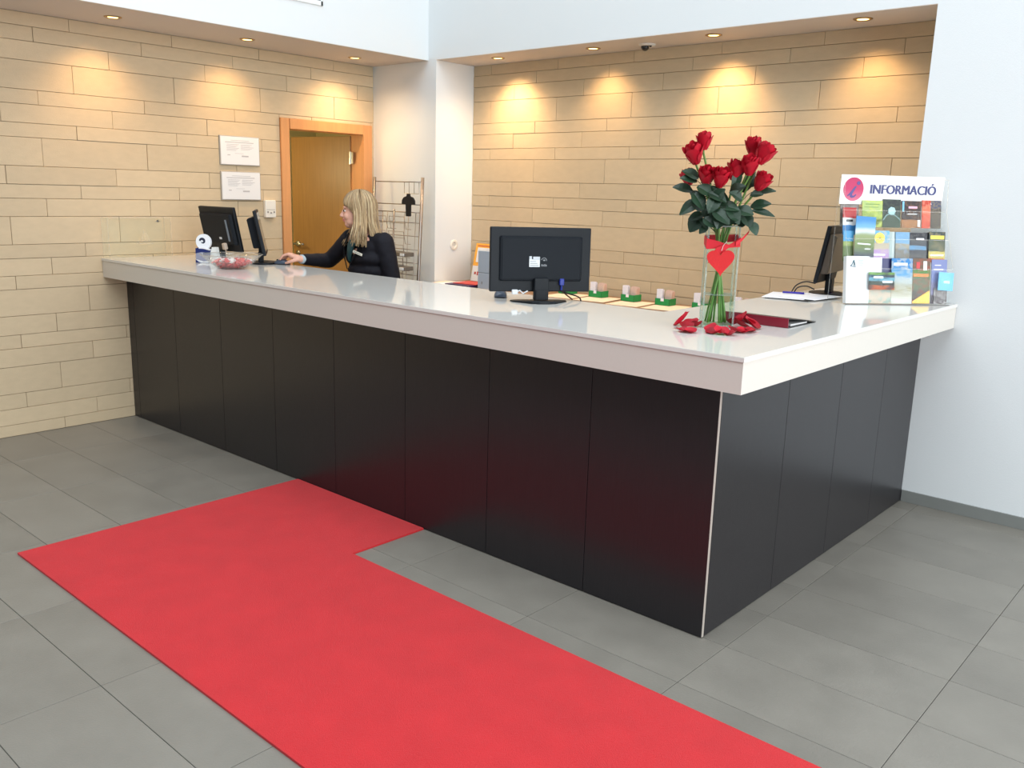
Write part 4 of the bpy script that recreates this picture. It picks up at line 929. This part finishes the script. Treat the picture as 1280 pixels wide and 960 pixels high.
leaflet('dark leaflet with a yellow title and an orange foot, right end of the middle tier', .462, .088, 1, .207, .155, bands('l14', [(0, (226, 116, 48)), (.14, (226, 206, 112)), (.36, (84, 92, 66)), (.7, (66, 76, 72))], 2, noise_rgb=(200, 176, 130), nfac=.30, nscale=24), extras=[('title_bar', pY, (.08, .76, .92, .88)), ('title_bar', pW, (.1, .22, .9, .27))])
leaflet('black folded leaflet behind the yellow titled one', .440, .040, 1, .207, .150, pK, dy=.010)
# front tier
o = leaflet('thick white booklet with a small sailing boat emblem, left end of the front tier', .008, .120, 0, .006, .232, pW, thick=.030, dy=-.002)
b = BM()
tp = lambda x, z: Matrix.Rotation(LEAN, 4, 'X') @ Vector((x, -.0012, z))
for pl in ([(-.038, .182), (-.012, .180)], [(-.034, .186), (-.022, .213)], [(-.022, .213), (-.014, .184)], [(-.022, .210), (-.021, .184)], [(-.040, .185), (-.030, .190)]): tube(b, [tp(*k) for k in pl], .0018, 5)
obj('boat_emblem', b, mat('emblem_teal', (56, 96, 108), .5), o)
b = BM()
for k in range(5): box(b, 0, -.0007, .180 + k * .0075, .030 - .004 * (k % 2), .0002, .1825 + k * .0075, mx=Matrix.Rotation(LEAN, 4, 'X'))
obj('emblem_text', b, mat('emblem_text_blue', (150, 176, 196), .6), o)
leaflet('white leaflet behind the colourful one in the front tier', .118, .085, 0, .006, .226, pW, dy=.012)
leaflet('pale pink and cream map leaflet in the front tier', .126, .121, 0, .006, .150, bands('l15', [(0, (226, 206, 184)), (.6, (228, 180, 150)), (.8, (206, 206, 176))], 2, noise_rgb=(150, 186, 176), nfac=.7, nscale=24), dy=-.001)
leaflet('dark colourful leaflet with green, blue and orange lettering in the front tier', .120, .136, 0, .075, .085, bands('l16', [(0, (196, 92, 44)), (.25, (60, 72, 60)), (.5, (110, 170, 190)), (.7, (50, 80, 110)), (.85, (110, 160, 60))], 2, noise_rgb=(34, 34, 38), nfac=.8, nscale=22), dy=-.006, extras=[('title_bar', pW, (.18, .66, .55, .78)), ('title_bar', pW, (.52, .40, .92, .52))])
leaflet('navy leaflet behind the city one in the front tier', .205, .060, 0, .006, .222, pN, dy=.014)
leaflet('blue leaflet of a white city in the front tier', .248, .112, 0, .006, .225, bands('l17', [(0, (240, 238, 226)), (.34, (182, 172, 140)), (.52, (196, 206, 206)), (.66, (92, 164, 214)), (.85, (60, 140, 206))], 2, noise_rgb=(214, 216, 206), nfac=.5, nscale=26, interp='EASE'), dy=-.001, extras=[('title_bar', pW, (.1, .84, .75, .90))])
o = leaflet('leaflet with red and green food photos and a yellow corner in the front tier', .362, .094, 0, .006, .226, bands('l18', [(0, (96, 92, 84)), (.3, (110, 122, 96)), (.58, (84, 140, 66)), (.75, (120, 92, 72))], 2, noise_rgb=(196, 70, 50), nfac=.35, nscale=34), dy=.0, extras=[('title_bar', pO, (.04, .60, .9, .66)), ('red_print', pR, (.2, .78, .4, .92)), ('white_print', pW, (.6, .74, .8, .94))])
b = BM(); prism(b, [(-.046, .002), (.046, .002), (.046, .068), (-.046, .012)], .0008, .0016, mx=Matrix.Rotation(LEAN, 4, 'X') @ X9); obj('yellow_corner', b, pc('amber', (238, 186, 74)), o)
leaflet('lilac leaflet at the right end of the front tier', .466, .083, 0, .006, .222, bands('l19', [(0, (96, 86, 92)), (.2, (150, 146, 180)), (.5, (140, 150, 200))], 2), extras=[('title_bar', pW, (.2, .86, .6, .88)), ('title_bar', pW, (.15, .76, .75, .79))], dy=.004)
leaflet('grey photo leaflet low at the right end of the front tier', .478, .070, 0, .006, .080, bands('l20', [(0, (110, 100, 100)), (.5, (140, 130, 128))], 2, noise_rgb=(206, 200, 196), nfac=.7, nscale=50), dy=-.002)
leaflet('light blue card in front of the lilac leaflet', .486, .080, 0, .075, .090, pc('lightblue', (110, 184, 222)), dy=-.010, rot=.06, extras=[('title_bar', pc('paleblue', (190, 220, 236)), (.35, .4, .75, .55))])

# ------------------------------------------------------------------ receptionist
skin = mat('skin', (222, 168, 146), 0.5, var=0.03, scale=30, spec=.35); lipm = mat('lips', (198, 118, 106), 0.4); cheek = skin
jack = mat('navy_jacket', (26, 25, 32), 0.75, var=0.12, scale=60, bump=0.3, bscale=300, spec=.25)
def capsule(bm, p0, p1, r0, r1, n=16):
    p0 = Vector(p0); p1 = Vector(p1); ax = (p1 - p0); L_ = ax.length; ax.normalize(); pts = []; rs = []
    for k in range(5):
        a = PI / 2 * (1 - k / 4); pts.append(p0 - ax * r0 * math.sin(a)); rs.append(max(.0004, r0 * math.cos(a)))
    for k in range(5):
        a = PI / 2 * k / 4; pts.append(p1 + ax * r1 * math.sin(a)); rs.append(max(.0004, r1 * math.cos(a)))
    tube(bm, pts, rs, n)
def chain(bm, pts, rs, n=16):
    for a, c, r, q in zip(pts, pts[1:], rs, rs[1:]): capsule(bm, a, c, r, q, n)
def remesh(bm, voxel, smooth=3):
    me = bpy.data.meshes.new('r'); bm.to_mesh(me); bm.free(); o = bpy.data.objects.new('r', me); COL.objects.link(o)
    m = o.modifiers.new('r', 'REMESH'); m.mode = 'VOXEL'; m.voxel_size = voxel
    if smooth: q = o.modifiers.new('s', 'SMOOTH'); q.iterations = smooth; q.factor = 0.5
    dg = bpy.context.evaluated_depsgraph_get(); me2 = bpy.data.meshes.new_from_object(o.evaluated_get(dg)); b = BM(); b.from_mesh(me2)
    bpy.data.objects.remove(o); bpy.data.meshes.remove(me); bpy.data.meshes.remove(me2); return b
V = Vector
FD = V((-.06, -1, 0)).normalized(); SD_ = V((1, -.06, 0)).normalized()     # chest facing, her left
PX = V((1.41, .955, 0))
def body(lx, fy, z): return PX + SD_ * lx + FD * fy + V((0, 0, z))
hf = V((-.70, -.71, 0)).normalized(); hs = V((.71, -.70, 0)).normalized(); up = (V((0, 0, 1)) + hf * .02).normalized()
HC = V((1.366, .890, 1.450))      # head centre
def hd_(f, sd, u): return HC + hf * f + hs * sd + up * u
HR = Matrix((hf, hs, up)).transposed().to_4x4()
shR = V((1.268, .915, 1.275)); shL = V((1.553, .950, 1.262)); elR = V((1.065, .885, 1.118)); wrR = V((1.108, .640, 1.140))
elL = V((1.605, .980, 1.01)); wrL = V((1.60, .82, .84))
person = thing('person', 'woman with long blond hair in a dark jacket, one hand on a computer mouse', 'person', (1.47, .96, 0))
b = BM()
# torso and legs
for z, rx, ry, fy in ((.86, .165, .115, 0), (.94, .160, .11, 0), (1.02, .140, .10, .0), (1.10, .140, .105, .005), (1.18, .150, .11, .01), (1.25, .150, .10, .0)):
    ellipsoid(b, body(-.02 * (z - .86), fy, z), (rx, ry, .08), Matrix.Rotation(-.06, 4, 'Z'))
capsule(b, shR, shL, .052, .052); capsule(b, body(-.02, 0, 1.27), V((1.395, .93, 1.355)), .060, .052); capsule(b, V((1.40, .93, 1.32)), hd_(-.025, 0, -.06), .050, .050)
for sd in (-1, 1):
    chain(b, [body(.085 * sd, 0, .86), body(.09 * sd, .01, .47), body(.09 * sd, -.01, .10)], [.090, .056, .038]); chain(b, [body(.09 * sd, -.02, .05), body(.10 * sd, .14, .035)], [.036, .028])
chain(b, [shR, elR, wrR], [.046, .038, .025]); chain(b, [shL, elL, wrL], [.046, .038, .025])
# head
ellipsoid(b, hd_(-.012, 0, .030), (.092, .074, .088), HR, 24, 16)
ellipsoid(b, hd_(.028, 0, -.020), (.058, .060, .085), HR, 24, 16)
ellipsoid(b, hd_(.052, 0, -.078), (.030, .036, .028), HR)            # chin and jaw
ellipsoid(b, hd_(.020, .030, -.062), (.050, .026, .030), HR); ellipsoid(b, hd_(.020, -.030, -.062), (.050, .026, .030), HR)
for sd in (-1, 1):
    ellipsoid(b, hd_(.058, .034 * sd, -.028), (.026, .022, .022), HR)   # cheeks
    ellipsoid(b, hd_(-.010, .074 * sd, -.005), (.018, .008, .030), HR)  # ears
    ellipsoid(b, hd_(.072, .028 * sd, .026), (.014, .024, .008), HR)    # brow
chain(b, [hd_(.082, 0, .012), hd_(.094, 0, -.012), hd_(.1015, 0, -.026)], [.008, .009, .0115], 12)   # nose
ellipsoid(b, hd_(.092, .010, -.031), (.010, .008, .007), HR); ellipsoid(b, hd_(.092, -.010, -.031), (.010, .008, .007), HR)
ellipsoid(b, hd_(.080, 0, -.050), (.016, .026, .007), HR); ellipsoid(b, hd_(.078, 0, -.060), (.016, .022, .007), HR)
# right hand over the mouse: palm, four bent fingers and a thumb
hdn = (V((.985, .572, 1.14)) - V((wrR.x, wrR.y, 1.14))).normalized(); hsd = V((-hdn.y, hdn.x, 0))    # hsd points to her left/thumb side test below
thumb = hsd if hsd.dot(V((R3.x, R3.y, 0)) * -0 + V((.3, -1, 0))) > 0 else -hsd
def hp_(f, sd, z): return V((wrR.x, wrR.y, 0)) + hdn * f + thumb * sd + V((0, 0, z))
ellipsoid(b, hp_(.045, 0, 1.153), (.046, .034, .016), Matrix((hdn, thumb, V((0, 0, 1)))).transposed().to_4x4())
for k, (sd, l_, zz) in enumerate(((.026, 1.0, 0), (.009, 1.08, .002), (-.009, 1.0, 0), (-.026, .82, -.003))):
    chain(b, [hp_(.050, sd * .9, 1.158), hp_(.082, sd, 1.170 + zz), hp_(.084 + .032 * l_, sd * 1.05, 1.160 + zz), hp_(.086 + .052 * l_, sd * 1.02, 1.134 + zz)], [.0105, .0095, .0082, .0070], 10)
chain(b, [hp_(.018, .024, 1.138), hp_(.045, .042, 1.130), hp_(.072, .044, 1.120), hp_(.092, .038, 1.114)], [.013, .011, .0095, .0078], 10)
# left hand hanging relaxed behind the counter
ld = V((-.25, -.75, -.6)).normalized(); ls = V((1, -.3, 0)).normalized()
def hl_(f, sd, z): return wrL + ld * f + ls * sd + V((0, 0, z))
ellipsoid(b, hl_(.045, 0, 0), (.044, .032, .014), Matrix((ld, ls, ld.cross(ls))).transposed().to_4x4())
for sd, l_ in ((.026, .82), (.009, 1.0), (-.009, 1.06), (-.026, .98)): chain(b, [hl_(.06, sd * .9, 0), hl_(.09, sd, -.002), hl_(.09 + .03 * l_, sd, -.010), hl_(.09 + .048 * l_, sd, -.024)], [.0105, .0095, .0082, .007], 10)
chain(b, [hl_(.02, -.026, 0), hl_(.045, -.046, -.004), hl_(.07, -.052, -.012), hl_(.088, -.050, -.020)], [.013, .011, .0095, .008], 10)
b = remesh(b, .0042, 2)
for f in b.faces:
    c = f.calc_center_median() - HC; a, s_, u_ = c.dot(hf), c.dot(hs), c.dot(up)
    if a > .078 and abs(s_) < .026 and -.069 < u_ < -.044: f.material_index = 1
bo = obj('body', b, [skin, lipm], person, world=True, smooth=True)
for sd in (-1, 1):
    b = BM(); ellipsoid(b, hd_(.0735, .030 * sd, .004), (.0095, .0115, .0070), HR, 14, 10); obj('eyeball', b, mat('eye_white', (226, 218, 214), .25), person, world=True, smooth=True)
    b = BM(); ellipsoid(b, hd_(.0795, .032 * sd, .004), (.0062, .0088, .0072), HR, 12, 8); obj('iris', b, mat('iris_dark', (62, 48, 40), .2), person, world=True, smooth=True)
    b = BM(); tube(b, [hd_(.082, .016 * sd, .007), hd_(.0865, .029 * sd, .0135), hd_(.078, .045 * sd, .007)], [.0008, .0018, .001], 6); obj('eyelashes', b, mat('lash', (52, 38, 32), .6), person, world=True)
    b = BM(); tube(b, [hd_(.086, .014 * sd, .024), hd_(.084, .030 * sd, .030), hd_(.070, .048 * sd, .024)], [.0016, .0024, .0012], 6); obj('eyebrow', b, mat('brow_hair', (142, 108, 76), .7), person, world=True)
# jacket
b = BM()
for z, rx, ry, fy in ((.84, .185, .135, 0), (.92, .180, .132, 0), (1.00, .160, .120, 0), (1.08, .160, .125, .005), (1.16, .172, .130, .012), (1.23, .165, .115, .004)):
    ellipsoid(b, body(-.02 * (z - .86), fy, z), (rx, ry, .075), Matrix.Rotation(-.06, 4, 'Z'))
capsule(b, shR, shL, .060, .060); capsule(b, body(-.05, -.02, 1.27), body(-.03, -.015, 1.305), .085, .062)
chain(b, [shR, shR.lerp(elR, .5) + V((0, 0, -.004)), elR, wrR.lerp(elR, .08)], [.064, .055, .051, .036], 20)
chain(b, [shL, shL.lerp(elL, .5) + V((.006, 0, 0)), elL, wrL.lerp(elL, .08)], [.066, .058, .053, .037], 20)
b = remesh(b, .006, 16)
# cloth folds
for v in b.verts:
    n_ = noise.noise(v.co * 14) * .5 + noise.noise(V((v.co.x * 26, v.co.y * 26, v.co.z * 34))) * .3
    if v.normal.length > 0: v.co += v.normal * n_ * .006
# open neckline: push the front of the chest inwards along a V
for v in b.verts:
    d_ = v.co - PX; fx, lx, z = d_.dot(FD), d_.dot(SD_), v.co.z
    wv = (z - 1.09) * .42
    if fx > .02 and z > 1.09 and abs(lx + .035) < wv: v.co -= FD * min(.014, .006 + (z - 1.09) * .08)
jk = obj('jacket', b, jack, person, world=True, smooth=True)
def front(lx, z, off=.0):
    """point on the chest surface of the jacket"""
    ry = .132 if z < 1.2 else .132 - (z - 1.2) * .38; rx = .172; k_ = max(0.05, 1 - ((lx + .02) / rx) ** 2) ** .5
    return body(lx, .012 + (ry) * k_ + off, z)
for sd in (-1, 1):
    b = BM(); P_ = [(-.035 + .004 * sd, 1.085), (-.035 + .045 * sd, 1.16), (-.035 + .078 * sd, 1.215), (-.035 + .060 * sd, 1.27), (-.035 + .058 * sd, 1.315)]; W_ = [.004, .020, .034, .028, .016]; rows = []
    for (lx, z), w_ in zip(P_, W_):
        rows.append([b.verts.new(front(lx, z, .002)), b.verts.new(front(lx + w_ * .5 * sd, z + .004, .010)), b.verts.new(front(lx + w_ * sd, z + .006, .006))])
    for a, c in zip(rows, rows[1:]):
        for k in range(2): b.faces.new((a[k], a[k + 1], c[k + 1], c[k]))
    bmesh.ops.solidify(b, geom=b.faces[:], thickness=.003); obj('lapel', b, jack, jk, world=True, smooth=True)
for z in (1.06, .98):
    b = BM(); ellipsoid(b, front(-.03, z, .006), (.009, .004, .009)); obj('button', b, mat('dark_button', (20, 20, 26), .3), jk, world=True, smooth=True)
teal = mat('teal_scarf', (18, 62, 66), 0.6, var=.3, scale=40)
b = BM()
for k in range(7):
    a = -.95 + 1.9 * k / 6; pts = []
    tube(b, spline([V((1.395, .93, 1.325)) + SD_ * .058 * math.sin(a) + FD * .056 * math.cos(a), front(-.035 + .035 * math.sin(a), 1.25, -.010), front(-.035 + .018 * math.sin(a), 1.19, -.010), front(-.035 + .006 * math.sin(a), 1.135, -.012)], 5), [.014 - .0004 * j for j in range(16)], 8)
obj('scarf', remesh(b, .005, 3), teal, person, world=True, smooth=True)
b = BM(); c = front(.062, 1.196, .012); mxb = Matrix.Translation(c) @ Matrix.Rotation(.30, 4, 'Z') @ Matrix.Rotation(.30, 4, 'Y')
box(b, -.036, -.002, -.008, .036, .002, .008, .0008, mx=mxb); bd = obj('name_badge', b, mat('badge_white', (238, 232, 214), .3), person, world=True)
b = BM(); box(b, -.030, -.0026, -.002, .024, -.0018, .002, mx=mxb); obj('badge_print', b, greyp, bd, world=True)
b = BM(); tube(b, [wrR.lerp(elR, .12), wrR.lerp(elR, -.03)], [.032, .029], 18); obj('shirt_cuff', b, mat('cuff_grey', (176, 190, 196), .7), person, world=True, smooth=True)
b = BM(); tro = mat('trousers', (30, 30, 38), .8)
for sd in (-1, 1): chain(b, [body(.085 * sd, 0, .84), body(.09 * sd, .01, .47), body(.09 * sd, -.01, .07)], [.108, .072, .060])
ellipsoid(b, body(0, 0, .86), (.178, .125, .10)); obj('trousers', remesh(b, .008, 3), tro, person, world=True, smooth=True)
for sd in (-1, 1):
    b = BM(); chain(b, [body(.09 * sd, -.035, .042), body(.095 * sd, .06, .036), body(.10 * sd, .15, .028)], [.042, .042, .028]); 
    b = remesh(b, .006, 2)
    for v in b.verts: v.co.z = max(v.co.z, .002)
    obj('shoe', b, mat('black_shoe', (22, 20, 20), .35), person, world=True, smooth=True)
# hair
hair = mat('blond_hair', (176, 148, 110), 0.42, var=0.30, scale=9, stretch=(9, 9, .7), spec=.45); hair.node_tree.nodes['Principled BSDF'].inputs['Anisotropic'].default_value = .4
hair2 = mat('blond_hair_dark', (144, 118, 86), 0.45, var=0.25, scale=9, stretch=(9, 9, .7)); hair3 = mat('blond_hair_light', (194, 170, 132), 0.42, var=0.2, scale=9, stretch=(9, 9, .7))
rnd = random.Random(11); b = BM()
q = ellipsoid(b, hd_(-.022, 0, .034), (.098, .084, .094), HR, 24, 16)
for v in q:      # open the cap over the face
    c = v.co - HC; a = c.dot(hf)
    if a > .035 and c.dot(up) < .062: v.co -= hf * (a - .035) * 1.0
PA = hd_(-.005, 0, .034)
def shell(az, el, k=1.0):
    """point on the hair shell; az 0 = face, +90deg = her left; el measured from the crown"""
    x = math.sin(el) * math.cos(az); y = math.sin(el) * math.sin(az); z = math.cos(el)
    return hd_(-.018 + .104 * k * x, .090 * k * y, .034 + .100 * k * z)
N_ = 380
for i in range(N_):
    az = rnd.uniform(1.18, 2 * PI - 1.25)
    azs = az; k = rnd.uniform(.96, 1.06); pts = []
    side = 1 if math.sin(az) > 0 else -1
    for j in range(7):
        el = .10 + (PI / 2 + .05 - .10) * j / 6; sw = .30 * (1 - j / 6) if math.cos(az) > -.2 else 0; pts.append(shell(az - side * sw, el, k))
    p_ = pts[-1].copy(); tgt_z = rnd.uniform(1.235, 1.30) if math.cos(az) < .2 or side > 0 else rnd.uniform(1.25, 1.30)
    out = (p_ - hd_(-.018, 0, .034)); out.z = 0; out.normalize(); n5 = 6
    # front locks fall forward on the chest, the rest down the back; strands hug the neck then spread on the shoulders
    for j in range(1, n5 + 1):
        t_ = j / n5; z = p_.z + (tgt_z - p_.z) * t_
        wig = .005 * math.sin(t_ * 5 + i)
        base = p_ + out * (-.018 * math.sin(t_ * PI) + .012 * t_ + wig) + V((.030, .012, 0)) * t_
        if az < 2.1: base += (FD * .045 + hs * .010) * t_ ** 1.5
        pts.append(V((base.x, base.y, z)))
    r_ = rnd.uniform(.0034, .0058); m_i = rnd.choices((0, 1, 2), (.55, .25, .20))[0]
    tube(b, pts, [r_ * (.6 + .4 * min(1, j / 3)) * (1 if j < 10 else (13.4 - j) / 3.6) for j in range(13)], 5, mi=m_i)
for i in range(96):      # fringe
    az = -1.30 + 2.60 * i / 95; k = rnd.uniform(.99, 1.05); pts = [shell(az * .95, .12 + (1.16 + .22 * abs(az) - .12) * j / 6, k) for j in range(7)]
    e_ = pts[-1]; pts += [e_ + hf * .003 - up * .014, e_ + hf * .001 - up * (rnd.uniform(.024, .031) + .05 * max(0, abs(az) - .85))]
    tube(b, pts, [.0030, .0034, .0036, .0038, .0038, .0038, .0036, .003, .001], 5, mi=rnd.choices((0, 1, 2), (.55, .15, .30))[0])
for i in range(16):      # lock in front of the right shoulder
    o_ = V((rnd.uniform(-.014, .014), rnd.uniform(-.01, .01), 0)); a_ = hd_(.02, -.070, -.02)
    pts = spline([a_ + o_ * .5, hd_(.030, -.060, -.09) + o_, body(-.115, .085, 1.29) + o_, body(-.125, .115, 1.235 + rnd.uniform(-.01, .01)) + o_], 4)
    tube(b, pts, [.0042] * (len(pts) - 3) + [.0036, .002, .0008], 5, mi=rnd.choice((0, 1)))
obj('hair', b, [hair, hair2, hair3], person, world=True, smooth=True)
